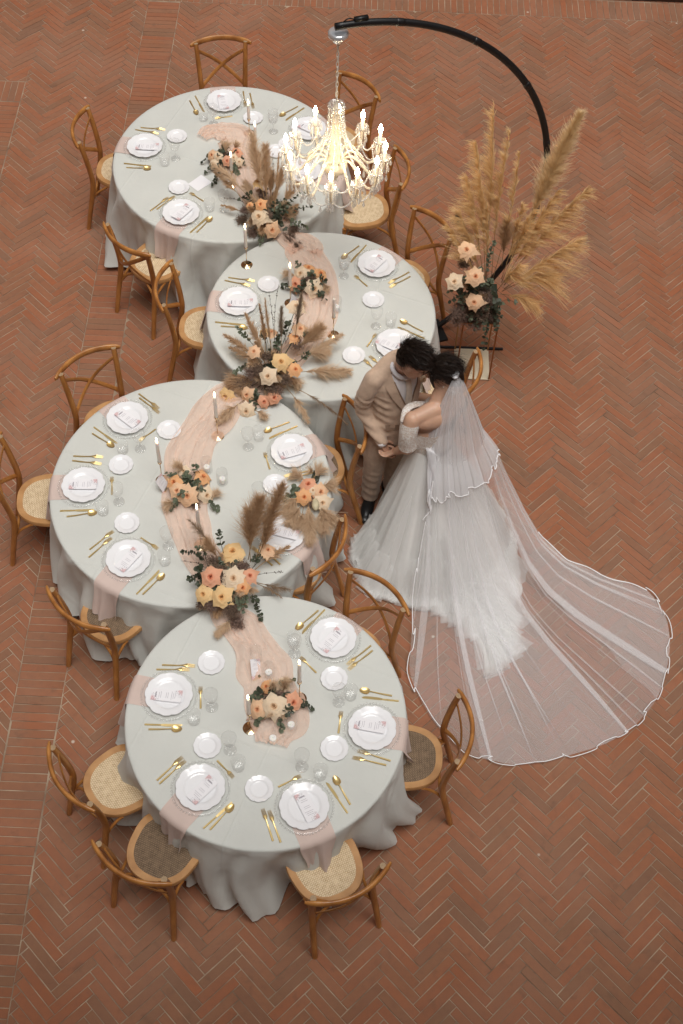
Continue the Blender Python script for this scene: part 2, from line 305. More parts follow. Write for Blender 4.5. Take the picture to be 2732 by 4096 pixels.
        'euc': [((-0.626, 6.091, 0.912), (-0.748, 6.17, 1.008), 7), ((-0.639, 5.977, 0.866), (-0.747, 5.887, 0.894), 6), ((-0.427, 6.131, 0.937), (-0.406, 6.22, 1.031), 7), ((-0.35, 6.143, 0.947), (-0.281, 6.177, 0.982), 5), ((-0.502, 6.063, 0.873), (-0.479, 6.137, 0.947), 6), ((-0.332, 6.039, 0.843), (-0.263, 6.087, 0.89), 6), ((-0.619, 5.755, 0.792), (-0.601, 5.681, 0.792), 6),
                ((-0.577, 5.798, 0.792), (-0.635, 5.721, 0.802), 5), ((-0.465, 6.093, 0.901), (-0.467, 6.155, 0.965), 6), ((-0.556, 6.114, 0.929), (-0.567, 6.136, 0.952), 4)],
        'filler': [(-0.64, 5.851, 0.942, 0.059), (-0.496, 5.76, 0.893, 0.052), (-0.705, 5.824, 0.852, 0.059), (-0.409, 5.811, 0.915, 0.046), (-0.349, 6.125, 0.929, 0.052), (-0.589, 5.857, 0.968, 0.046), (-0.458, 5.758, 0.877, 0.039), (-0.544, 5.953, 0.995, 0.033)],
        'twigs': [((-0.543, 6.115, 0.929), (-0.606, 6.203, 1.208)), ((-0.498, 6.118, 0.928), (-0.538, 6.25, 1.29)), ((-0.499, 6.136, 0.947), (-0.475, 6.275, 1.334)), ((-0.427, 6.122, 0.928), (-0.351, 6.177, 1.164)), ((-0.492, 6.136, 0.947), (-0.447, 6.175, 1.16))]},
 'CD': {'base': (-0.666, 4.219, 0.762),
        'roses': [(-0.65, 4.437, 0.913, 0.061, 'y'), (-0.755, 4.194, 1.005, 0.054, 'r'), (-0.619, 4.183, 1.015, 0.061, 'c'), (-0.528, 4.228, 0.982, 0.041, 'r'), (-0.564, 4.141, 0.987, 0.041, 'o'), (-0.438, 4.457, 0.915, 0.042, 'p'), (-0.793, 4.104, 0.955, 0.046, 'y'), (-0.681, 4.077, 0.975, 0.057, 'y')],
        'plumes': [((-0.513, 4.397, 0.873), (-0.352, 4.636, 1.345), 0.058, 'b'), ((-0.554, 4.405, 0.882), (-0.489, 4.591, 1.255), 0.075, 'b'), ((-0.54, 4.395, 0.873), (-0.553, 4.541, 1.196), 0.061, 'b'), ((-0.702, 4.405, 0.895), (-0.913, 4.562, 1.052), 0.034, 'f'), ((-0.511, 4.358, 0.845), (-0.315, 4.494, 0.912), 0.024, 'b'), ((-0.508, 4.297, 0.803), (-0.295, 4.24, 0.822), 0.031, 'f'),
                   ((-0.521, 4.296, 0.803), (-0.338, 4.183, 0.822), 0.017, 'f'), ((-0.599, 4.072, 0.792), (-0.704, 3.912, 0.822), 0.031, 'w'), ((-0.5, 4.408, 0.881), (-0.421, 4.523, 1.15), 0.041, 'b'), ((-0.715, 4.383, 0.88), (-0.801, 4.449, 1.005), 0.041, 'b')],
        'euc': [((-0.787, 4.354, 0.868), (-0.94, 4.409, 0.933), 9), ((-0.802, 4.375, 0.885), (-0.858, 4.44, 0.942), 6), ((-0.798, 4.309, 0.838), (-0.89, 4.248, 0.891), 8), ((-0.747, 4.289, 0.874), (-0.825, 4.175, 0.962), 6), ((-0.703, 4.427, 0.911), (-0.735, 4.524, 0.99), 5), ((-0.603, 4.172, 0.896), (-0.579, 4.046, 0.928), 7), ((-0.628, 4.16, 0.9), (-0.638, 4.066, 0.966), 6),
                ((-0.528, 4.22, 0.835), (-0.455, 4.055, 0.792), 7), ((-0.552, 4.181, 0.86), (-0.553, 4.039, 0.902), 6), ((-0.512, 4.375, 0.857), (-0.494, 4.425, 0.893), 5), ((-0.82, 4.335, 0.859), (-0.827, 4.261, 0.962), 5)],
        'filler': [(-0.756, 4.346, 0.933, 0.061), (-0.6, 4.013, 0.827, 0.054), (-0.667, 4.201, 0.995, 0.041), (-0.739, 4.062, 0.913, 0.041), (-0.619, 4.036, 0.889, 0.048), (-0.584, 4.304, 0.963, 0.048), (-0.705, 4.257, 0.989, 0.041), (-0.581, 4.003, 0.792, 0.034), (-0.808, 4.084, 0.884, 0.027)],
        'twigs': [((-0.549, 4.312, 0.815), (-0.331, 4.307, 0.914)), ((-0.8, 4.342, 0.861), (-0.951, 4.331, 0.955))]},
 'smallD': {'base': (-0.323, 3.456, 0.762),
            'roses': [(-0.39, 3.578, 0.828, 0.036, 'o'), (-0.298, 3.592, 0.832, 0.038, 'c'), (-0.429, 3.426, 0.842, 0.047, 'p'), (-0.336, 3.431, 0.879, 0.061, 'c'), (-0.23, 3.474, 0.854, 0.047, 'r')],
            'plumes': [((-0.295, 3.544, 0.806), (-0.273, 3.569, 0.925), 0.033, 'w'), ((-0.35, 3.542, 0.807), (-0.349, 3.559, 0.915), 0.028, 'w')],
            'euc': [((-0.392, 3.511, 0.792), (-0.469, 3.516, 0.799), 5), ((-0.383, 3.54, 0.807), (-0.438, 3.552, 0.816), 5), ((-0.292, 3.488, 0.821), (-0.271, 3.513, 0.859), 5), ((-0.363, 3.401, 0.796), (-0.431, 3.364, 0.792), 6), ((-0.297, 3.394, 0.792), (-0.283, 3.335, 0.792), 5), ((-0.215, 3.482, 0.792), (-0.127, 3.474, 0.792), 5), ((-0.286, 3.583, 0.827), (-0.26, 3.604, 0.838), 4)],
            'filler': [(-0.315, 3.523, 0.846, 0.033), (-0.388, 3.466, 0.856, 0.028)],
            'twigs': [((-0.396, 3.402, 0.792), (-0.409, 3.385, 0.639))]},
 'smallC': {'base': (-0.979, 4.958, 0.762),
            'roses': [(-1.065, 4.977, 0.859, 0.044, 'o'), (-1.039, 4.911, 0.861, 0.044, 'p'), (-0.971, 4.881, 0.854, 0.059, 'p'), (-0.892, 5.053, 0.824, 0.047, 'o'), (-0.856, 4.917, 0.817, 0.047, 'c'), (-1.014, 5.073, 0.85, 0.037, 'c')],
            'plumes': [((-0.996, 5.065, 0.842), (-1.053, 5.073, 0.909), 0.037, 'w'), ((-1.029, 4.875, 0.792), (-1.095, 4.835, 0.822), 0.037, 'w'), ((-0.837, 4.899, 0.792), (-0.791, 4.94, 0.822), 0.031, 'w')],
            'euc': [((-0.981, 4.967, 0.834), (-0.977, 5.018, 0.866), 5), ((-0.921, 5.012, 0.796), (-0.922, 4.956, 0.873), 5), ((-1.067, 5.03, 0.823), (-1.116, 5.055, 0.847), 4), ((-1.029, 4.875, 0.792), (-1.071, 4.814, 0.792), 5), ((-0.836, 4.884, 0.792), (-0.783, 4.835, 0.792), 5), ((-0.911, 5.071, 0.839), (-0.937, 5.099, 0.862), 4)],
            'filler': [(-0.93, 4.868, 0.808, 0.043), (-1.043, 5.042, 0.829, 0.031)],
            'twigs': []},
 'smallB': {'base': (-0.303, 6.819, 0.762),
            'roses': [(-0.307, 6.913, 0.856, 0.042, 'o'), (-0.36, 6.838, 0.871, 0.049, 'c'), (-0.22, 6.878, 0.843, 0.044, 'o'), (-0.391, 6.764, 0.842, 0.046, 'r'), (-0.256, 6.732, 0.835, 0.058, 'c')],
            'plumes': [((-0.373, 6.864, 0.809), (-0.465, 6.873, 0.843), 0.035, 'w'), ((-0.343, 6.725, 0.792), (-0.348, 6.588, 0.822), 0.035, 'w'), ((-0.213, 6.855, 0.795), (-0.163, 6.737, 0.822), 0.029, 'w')],
            'euc': [((-0.415, 6.784, 0.792), (-0.483, 6.788, 0.792), 5), ((-0.23, 6.732, 0.792), (-0.188, 6.672, 0.792), 6), ((-0.281, 6.832, 0.831), (-0.292, 6.828, 0.881), 4), ((-0.212, 6.842, 0.792), (-0.189, 6.812, 0.84), 4), ((-0.352, 6.905, 0.849), (-0.37, 6.919, 0.865), 3)],
            'filler': [(-0.324, 6.795, 0.866, 0.035), (-0.28, 6.811, 0.868, 0.029)],
            'twigs': []},
 'smallA': {'base': (-0.996, 8.087, 0.762),
            'roses': [(-1.102, 8.085, 0.847, 0.037, 'p'), (-0.979, 8.015, 0.857, 0.035, 'r'), (-0.911, 8.112, 0.858, 0.039, 'r'), (-1.052, 8.051, 0.867, 0.032, 'c'), (-0.933, 8.045, 0.863, 0.032, 'c'), (-1.084, 8.011, 0.822, 0.035, 'c'), (-0.891, 8.038, 0.833, 0.029, 'c')],
            'plumes': [((-1.01, 8.075, 0.826), (-0.996, 8.164, 0.89), 0.045, 'w'), ((-0.942, 8.148, 0.83), (-0.917, 8.171, 0.896), 0.032, 'w')],
            'euc': [((-1.106, 8.109, 0.8), (-1.174, 8.077, 0.792), 5), ((-1.087, 8.019, 0.792), (-1.136, 7.962, 0.792), 4), ((-1.045, 7.958, 0.792), (-1.073, 7.831, 0.792), 6), ((-0.916, 8.02, 0.792), (-0.898, 7.949, 0.792), 6), ((-1.022, 8.07, 0.829), (-1.019, 8.102, 0.88), 6), ((-0.891, 8.094, 0.792), (-0.851, 8.06, 0.792), 5)],
            'filler': [(-1.009, 8.087, 0.869, 0.032), (-1.035, 8.0, 0.819, 0.032)],
            'twigs': []},
 'bouquet': {'base': (-0.211, 4.982, 0.762),
             'roses': [(-0.218, 5.0, 0.861, 0.049, 'r'), (-0.138, 4.956, 0.85, 0.046, 'p'), (-0.238, 4.909, 0.852, 0.044, 'o'), (-0.122, 4.888, 0.827, 0.046, 'c'), (-0.186, 4.958, 0.86, 0.027, 'c')],
             'plumes': [((-0.21, 4.959, 0.815), (-0.188, 4.605, 0.822), 0.055, 'w'), ((-0.159, 4.903, 0.792), (-0.063, 4.755, 0.822), 0.061, 'w'), ((-0.244, 4.912, 0.795), (-0.314, 4.743, 0.822), 0.061, 'w'), ((-0.164, 5.013, 0.805), (-0.068, 5.036, 0.822), 0.049, 'w'), ((-0.26, 4.977, 0.808), (-0.336, 4.815, 0.822), 0.055, 'w'), ((-0.192, 5.097, 0.792), (-0.146, 5.154, 0.822), 0.049, 'w'),
                        ((-0.227, 5.065, 0.792), (-0.303, 5.107, 0.822), 0.049, 'w'), ((-0.147, 4.904, 0.792), (-0.102, 4.695, 0.822), 0.049, 'w'), ((-0.242, 4.87, 0.792), (-0.258, 4.717, 0.822), 0.049, 'w'), ((-0.194, 5.139, 0.798), (-0.206, 5.135, 0.822), 0.037, 'w')],
             'euc': [((-0.271, 4.961, 0.807), (-0.36, 4.923, 0.792), 7), ((-0.286, 5.015, 0.795), (-0.308, 4.965, 0.841), 4)],
             'filler': [(-0.183, 4.888, 0.833, 0.037)],
             'twigs': []},
 'stand': {'base': (0.95, 6.8, 0.78),
           'roses': [(0.776, 6.709, 1.293, 0.052, 'p'), (0.716, 6.655, 1.04, 0.051, 'c'), (0.857, 6.665, 1.088, 0.056, 'p'), (0.869, 6.622, 0.882, 0.051, 'p')],
           'plumes': [((0.958, 6.844, 0.894), (0.881, 7.185, 2.119), 0.065, 'l'), ((0.995, 6.845, 0.896), (1.001, 7.102, 1.966), 0.056, 'l'), ((0.952, 6.84, 0.873), (0.783, 7.041, 1.916), 0.07, 'l'), ((0.944, 6.837, 0.862), (0.746, 6.972, 1.683), 0.079, 'l'), ((0.935, 6.837, 0.862), (0.711, 6.894, 1.459), 0.079, 'l'), ((0.928, 6.833, 0.84), (0.656, 6.869, 1.341), 0.056, 'l'),
                      ((0.998, 6.838, 0.865), (1.073, 7.033, 1.875), 0.042, 'l'), ((1.132, 6.89, 1.108), (1.437, 7.135, 2.121), 0.07, 't'), ((1.073, 6.834, 0.847), (1.356, 6.958, 1.617), 0.084, 'r'), ((1.091, 6.834, 0.848), (1.561, 6.98, 1.625), 0.084, 'r'), ((1.07, 6.839, 0.868), (1.215, 6.918, 1.476), 0.065, 'r'), ((1.067, 6.845, 0.899), (1.14, 6.967, 1.473), 0.074, 'r'),
                      ((1.094, 6.828, 0.817), (1.534, 6.83, 1.297), 0.102, 'r'), ((1.079, 6.823, 0.795), (1.403, 6.754, 1.035), 0.111, 'r'), ((1.042, 6.823, 0.793), (1.16, 6.753, 1.122), 0.074, 'r'), ((1.072, 6.819, 0.773), (1.309, 6.705, 0.802), 0.074, 'r'), ((0.952, 6.84, 0.873), (0.893, 6.954, 1.506), 0.056, 'l'), ((0.917, 6.855, 0.944), (0.7, 6.888, 1.43), 0.037, 'g'),
                      ((1.055, 6.867, 1.002), (1.049, 6.923, 1.358), 0.056, 'b')],
           'euc': [((0.959, 6.735, 0.942), (0.965, 6.789, 1.292), 9), ((0.947, 6.723, 0.89), (0.899, 6.744, 1.079), 6), ((0.973, 6.724, 0.891), (0.98, 6.725, 0.991), 6), ((0.908, 6.71, 0.825), (0.769, 6.696, 0.856), 6), ((0.945, 6.69, 0.731), (0.971, 6.653, 0.653), 8), ((0.99, 6.69, 0.733), (1.059, 6.642, 0.603), 8), ((0.978, 6.678, 0.679), (0.985, 6.606, 0.433), 7),
                   ((0.849, 6.7, 0.78), (0.781, 6.69, 0.825), 5), ((1.003, 6.701, 0.787), (1.074, 6.665, 0.712), 6), ((0.905, 6.734, 0.94), (0.787, 6.716, 0.951), 5), ((1.041, 6.697, 0.768), (1.16, 6.691, 0.833), 3), ((0.905, 6.678, 0.675), (0.904, 6.641, 0.595), 5), ((0.791, 6.728, 0.914), (0.694, 6.704, 0.895), 4)],
           'filler': [(0.797, 6.716, 0.76, 0.056), (0.833, 6.696, 0.665, 0.056), (0.775, 6.786, 1.091, 0.046), (0.94, 6.722, 0.788, 0.056), (1.001, 6.727, 0.812, 0.056), (0.969, 6.699, 0.683, 0.065), (1.035, 6.695, 0.664, 0.046)],
           'twigs': [((0.87, 6.714, 0.844), (0.77, 6.716, 0.95)), ((0.854, 6.766, 1.091), (0.808, 6.768, 1.196))]},
 'chairs': [(-1.147, 9.426, -1.432), (-0.005, 8.953, -2.319), (-2.12, 8.326, -0.023), (0.327, 8.007, -3.019), (-1.633, 7.113, 0.873), (-1.292, 6.674, -0.025), (0.582, 7.392, -2.447), (0.812, 5.965, 2.835), (-1.748, 5.937, -0.901), (-2.199, 5.062, 0.084), (0.05, 5.502, -2.869), (-0.072, 4.541, 2.727), (-1.535, 4.021, 0.984), (0.232, 4.224, -2.232), (0.707, 3.34, 3.109), (-1.417, 2.96, 0.664),
            (-1.03, 2.491, 1.12), (0.117, 2.429, 2.056)]}

# ------------------------------------------------------------------ floor of bricks
def brick_material():
    m, N, L, B = nmat('terracotta brick')
    tc = N.new('ShaderNodeTexCoord'); geo = N.new('ShaderNodeNewGeometry'); oi = N.new('ShaderNodeObjectInfo')
    add = N.new('ShaderNodeMath'); add.operation = 'ADD'; L.new(geo.outputs['Random Per Island'], add.inputs[0]); L.new(oi.outputs['Random'], add.inputs[1])
    fr = N.new('ShaderNodeMath'); fr.operation = 'FRACT'; L.new(add.outputs[0], fr.inputs[0])
    rp = N.new('ShaderNodeValToRGB'); cr = rp.color_ramp
    cols = [(0, (.240, .122, .070)), (.18, (.290, .130, .071)), (.40, (.325, .128, .066)), (.62, (.305, .112, .055)), (.80, (.275, .124, .068)), (.93, (.225, .116, .070)), (1, (.340, .116, .052))]
    cr.elements[0].color = (*cols[0][1], 1); cr.elements[1].color = (*cols[-1][1], 1)
    for p, c in cols[1:-1]:
        e = cr.elements.new(p); e.color = (*c, 1)
    L.new(fr.outputs[0], rp.inputs[0])
    pos = geo.outputs['Position']
    def noise(scale, detail=4, rough=.55):
        n = N.new('ShaderNodeTexNoise'); n.inputs['Scale'].default_value = scale; n.inputs['Detail'].default_value = detail; n.inputs['Roughness'].default_value = rough; L.new(pos, n.inputs['Vector']); return n.outputs['Fac']
    def mixc(fac, a, b, blend='MIX'):
        x = N.new('ShaderNodeMix'); x.data_type = 'RGBA'; x.blend_type = blend
        (L.new(fac, x.inputs[0]) if not isinstance(fac, float) else setattr(x.inputs[0], 'default_value', fac))
        for s, q in ((6, a), (7, b)):
            L.new(q, x.inputs[s]) if not isinstance(q, tuple) else setattr(x.inputs[s], 'default_value', (*q, 1))
        return x.outputs[2]
    def rng(v, a, b, c=0., d=1.):
        r = N.new('ShaderNodeMapRange'); r.inputs[1].default_value = a; r.inputs[2].default_value = b; r.inputs[3].default_value = c; r.inputs[4].default_value = d; L.new(v, r.inputs[0]); return r.outputs[0]
    c = rp.outputs[0]
    c = mixc(rng(noise(26, 5), .42, .68, 0, .35), c, (.20, .095, .062))          # clouding inside each brick
    c = mixc(rng(noise(1.1, 5), .42, .70, 0, .36), c, (.36, .205, .14))          # dusty, worn lighter patches
    c = mixc(rng(noise(2.3, 6), .56, .70, 0, .30), c, (.34, .105, .045))         # fresh orange patches
    c = mixc(rng(noise(.55, 4), .52, .75, 0, .22), c, (.19, .100, .066))         # greyish dirt
    c = mixc(rng(noise(9, 3), .60, .74, 0, .38), c, (.125, .075, .052))           # stained single spots
    sp = N.new('ShaderNodeTexVoronoi'); sp.inputs['Scale'].default_value = 2.1; L.new(pos, sp.inputs['Vector'])
    c = mixc(rng(sp.outputs['Distance'], .030, .016, 0, .75), c, (.62, .55, .46))  # drops of paint and lime
    c = mixc(rng(noise(320, 2), .62, .75, 0, .35), c, (.13, .06, .04))           # pores
    L.new(c, B.inputs['Base Color'])
    B.inputs['Roughness'].default_value = .86; B.inputs['Specular IOR Level'].default_value = .25
    bp = N.new('ShaderNodeBump'); bp.inputs['Strength'].default_value = .5; bp.inputs['Distance'].default_value = .0022
    ad = N.new('ShaderNodeMath'); ad.operation = 'MULTIPLY_ADD'; ad.inputs[1].default_value = .35; L.new(noise(240, 2), ad.inputs[0]); L.new(noise(34, 4), ad.inputs[2])
    L.new(ad.outputs[0], bp.inputs['Height']); L.new(bp.outputs[0], B.inputs['Normal'])
    return m
MB_ = brick_material()
MORTAR = mat('lime mortar', (.43, .325, .23), .95, var=.6, vscale=5.5, col2=(.17, .105, .068), bump=.6, bscale=220, detail=7)

LB, WB = 0.28726, 0.058059              # herringbone module (brick + joint)
TH = -0.0053
OX, OY = 1.16156, 2.55192
JT = 0.0052                              # joint
rng_ = random.Random(5)
def clip(poly, n, d):
    """keep the part of a polygon where n.p <= d"""
    out = []
    for i in range(len(poly)):
        a, b = poly[i], poly[(i + 1) % len(poly)]
        da, db = n[0] * a[0] + n[1] * a[1] - d, n[0] * b[0] + n[1] * b[1] - d
        if da <= 0: out.append(a)
        if da * db < 0:
            t = da / (da - db); out.append((a[0] + (b[0] - a[0]) * t, a[1] + (b[1] - a[1]) * t))
    return out
def area(p): return abs(sum(p[i][0] * p[(i + 1) % len(p)][1] - p[(i + 1) % len(p)][0] * p[i][1] for i in range(len(p)))) / 2
X0, X1, Y0, Y1 = -4.4, 4.2, 0.9, 11.235
BL, BR = -2.030, -1.731                  # soldier band running through the field
cells = []                               # polygons of whole and cut bricks; (poly, whole, centre, angle)
ea = (math.sin(TH), math.cos(TH)); eb = (math.cos(TH), -math.sin(TH))   # along the columns, across
hx = ((ea[0] + eb[0]) / 2 ** .5, (ea[1] + eb[1]) / 2 ** .5)             # brick axes at 45 degrees
hy = ((ea[0] - eb[0]) / 2 ** .5, (ea[1] - eb[1]) / 2 ** .5)
def region_ok(cx, cy): return X0 - .3 < cx < X1 + .3 and Y0 - .3 < cy < Y1 + .3
for j in range(-16, 12):
    for i in range(-40, 150):
        bx = OX - WB * hx[0] + i * ea[0] * WB * 2 ** .5 + j * eb[0] * LB * 2 ** .5
        by = OY - WB * hx[1] + i * ea[1] * WB * 2 ** .5 + j * eb[1] * LB * 2 ** .5
        # the lattice point is the tip where two bricks meet: one runs down-left along hx, one down-right along -hy
        for k in (0, 1):
            g = JT / 2
            if k == 0: loc = [(-LB + g, -WB + g), (-g, -WB + g), (-g, -g), (-LB + g, -g)]
            else: loc = [(g, -LB + g), (WB - g, -LB + g), (WB - g, -g), (g, -g)]
            poly = [(bx + a * hx[0] + b * hy[0], by + a * hx[1] + b * hy[1]) for a, b in loc]
            cx = sum(p[0] for p in poly) / 4; cy = sum(p[1] for p in poly) / 4
            if not region_ok(cx, cy): continue
            far = all(p[1] < Y1 - .004 for p in poly)
            if max(p[0] for p in poly) < BL - .003 or min(p[0] for p in poly) > BR + .003:
                whole = True
            else: whole = False
            parts = [poly]
            if not whole:
                parts = [clip(poly, (1, 0), BL - .003), clip(poly, (-1, 0), -(BR + .003))]
            for q in parts:
                if not far and q: q = clip(q, (0, 1), Y1 - .003); 
                if len(q) > 2 and q and max(p[0] for p in q) < -2.98 + .3:      # corner of the second field at the far left
                    if all(p[0] < -2.986 and p[1] < 9.96 for p in q): q = []
                    elif any(p[0] < -2.986 and p[1] < 9.96 for p in q):
                        c2 = clip(clip(q, (0, -1), -9.963) or [], (1, 0), -2.985)
                        if len(c2) > 2 and area(c2) > .0004: cells.append((c2, False, (cx, cy + .001), math.atan2(hx[1], hx[0]) + (PI / 2 if k else 0)))
                        q = clip(q, (-1, 0), 2.983); whole = False
                if len(q) < 3 or area(q) < .0006: continue
                cells.append((q, whole and far and len(q) == 4, (cx, cy), math.atan2(hx[1], hx[0]) + (PI / 2 if k else 0)))
def rect(cx, cy, dx, dy): return [(cx - dx / 2, cy - dy / 2), (cx + dx / 2, cy - dy / 2), (cx + dx / 2, cy + dy / 2), (cx - dx / 2, cy + dy / 2)]
y = Y0
while y < Y1 - .03:                       # soldier band
    cells.append((rect((BL + BR) / 2, y + WB / 2, BR - BL - JT, WB - JT), True, ((BL + BR) / 2, y + WB / 2), 0)); y += .0583
x = X0
while x < X1:                             # soldier course along the far edge
    cells.append((rect(x + WB / 2, Y1 + .145, WB - JT, .28), True, (x + WB / 2, Y1 + .145), PI / 2)); x += .0583
x = X0
while x < X1:
    cells.append((rect(x + WB / 2, Y1 + .435, WB - JT, .28), True, (x + WB / 2, Y1 + .435), PI / 2)); x += .0583
x = -2.99 - .056
while x > X0:                             # corner of the far left field: a header row, then rows along x
    cells.append((rect(x + .028, 9.96 - .14, WB - JT, .27), True, (x + .028, 9.82), PI / 2)); x -= .0583
y = 9.96 - .29
while y > 5.0:
    x = -2.992
    while x > X0:
        cells.append((rect(x - .14, y - .028, .28, WB - JT), True, (x - .14, y - .028), 0)); x -= .288
    y -= .0583
# the herringbone does not run under that field
cells = [c for c in cells if not (max(p[0] for p in c[0]) < -2.99 and max(p[1] for p in c[0]) < 9.95 and abs(math.sin(2 * c[3])) > .5)]

floor = M().add([(-60, -40, -.0032), (60, -40, -.0032), (60, 60, -.0032), (-60, 60, -.0032)], [(0, 1, 2, 3)]).obj('floor', MORTAR, smooth=False)
tag(floor, 'red terracotta brick floor laid in herringbone with a straight brick band', kind='structure')

def brick_geo(m, poly, z, jit):
    q = [(p[0] + rng_.uniform(-jit, jit), p[1] + rng_.uniform(-jit, jit)) for p in poly]
    if sum(q[i][0] * q[(i + 1) % len(q)][1] - q[(i + 1) % len(q)][0] * q[i][1] for i in range(len(q))) < 0: q.reverse()
    n = len(q); cx = sum(p[0] for p in q) / n; cy = sum(p[1] for p in q) / n
    L_ = [max(1e-6, math.hypot(p[0] - cx, p[1] - cy)) for p in q]
    tx, ty = rng_.uniform(-.006, .006), rng_.uniform(-.006, .006)
    zz = lambda p: z + (p[0] - cx) * tx + (p[1] - cy) * ty
    ins = [(p[0] - (p[0] - cx) / l * .0028, p[1] - (p[1] - cy) / l * .0028) for p, l in zip(q, L_)]
    vs = [(p[0], p[1], -.02) for p in q] + [(p[0], p[1], zz(p) - .0022) for p in q] + [(p[0], p[1], zz(p)) for p in ins]
    fs = []
    for i in range(n):
        j = (i + 1) % n
        fs += [(i, j, n + j, n + i), (n + i, n + j, 2 * n + j, 2 * n + i)]
    fs.append(tuple(2 * n + i for i in range(n)))
    m.add(vs, fs)
TABLES = {'A': (-.973, 8.138, .90), 'B': (-.200, 6.585, .81), 'C': (-.968, 5.025, .90), 'D': (-.384, 3.431, .807)}
def hidden(cx, cy):
    for t, (a, b, r) in TABLES.items():
        if math.hypot(cx - a, cy - b) < r + .22 or math.hypot(cx - a, cy - b - .45) < r: return True
    return math.hypot(cx - .7, cy - 5.0) < .75
def in_frame(cx, cy):
    d = Vector((cx, cy, 0)) - mw.translation; z = d.dot(fw)
    return abs(d.dot(r2) / z) < 1366 / 5378 and abs(d.dot(u2) / z) < 2048 / 5378
cand_ = sorted([(c[2][1] + abs(c[2][0]) * .15, i) for i, c in enumerate(cells) if c[1] and in_frame(*c[2]) and not hidden(*c[2])])
single = set(i for _, i in cand_[:300])
variants = []
for k in range(7):
    m = M(); brick_geo(m, rect(0, 0, LB - JT, WB - JT), 0, .0012); variants.append(m.mesh('brick', MB_, smooth=False))
rest = M()
for i, (poly, whole, (cx, cy), ang) in enumerate(cells):
    z = rng_.uniform(-.0014, .0016)
    if i in single:
        cx = sum(p[0] for p in poly) / len(poly); cy = sum(p[1] for p in poly) / len(poly)
        o = link('brick', variants[i % 7], floor, (cx, cy, z), (0, 0, ang + (PI if rng_.random() < .5 else 0)))
    else:
        brick_geo(rest, poly, z, .0012)
o = rest.obj('brick_field', MB_, floor, smooth=False); o['kind'] = 'stuff'
# dark step at the far right end of the court
m = M(); m.box((4.0, 11.60, .045), (4.1, .12, .11)); m.box((4.0, 11.545, .085), (4.1, .03, .02))
tag(m.obj('step', mat('dark stained step', (.05, .022, .016), .5, var=.4, vscale=9), smooth=False), 'dark brown edge of a step along the far right floor', kind='structure')
# three unseen walls, added to keep the low sky away from the floor
CW = mat('added court wall', (.42, .25, .16), .9, var=.2, vscale=1.5)
m = M(); m.box((-6.2, 6.5, 5.0), (.5, 20, 10.0)); tag(m.obj('added_wall_left', CW, smooth=False), 'unseen wall added on the left to keep low sky light off the floor', kind='structure')
m = M(); m.box((7.2, 6.5, 5.0), (.5, 20, 10.0)); tag(m.obj('added_wall_right', CW, smooth=False), 'unseen wall added on the right to keep low sky light off the floor', kind='structure')
m = M(); m.box((.5, 15.5, 4.0), (13.0, .5, 8.0)); tag(m.obj('added_wall_far', CW, smooth=False), 'unseen wall added at the far end to keep low sky light off the floor', kind='structure')
# the gallery behind and below the camera, added to shade the near floor
m = M(); m.box((0, -3.2, 4.0), (26, .4, 8.0)); m.box((0, -1.42, 6.1), (26, 3.16, .28)); m.box((0, .02, 6.70), (26, .16, .92))
tag(m.obj('unseen gallery', mat('ochre plaster', (.50, .36, .24), .9, var=.15, vscale=2), smooth=False), 'plastered gallery and wall added on the near side to shade the floor', kind='structure')

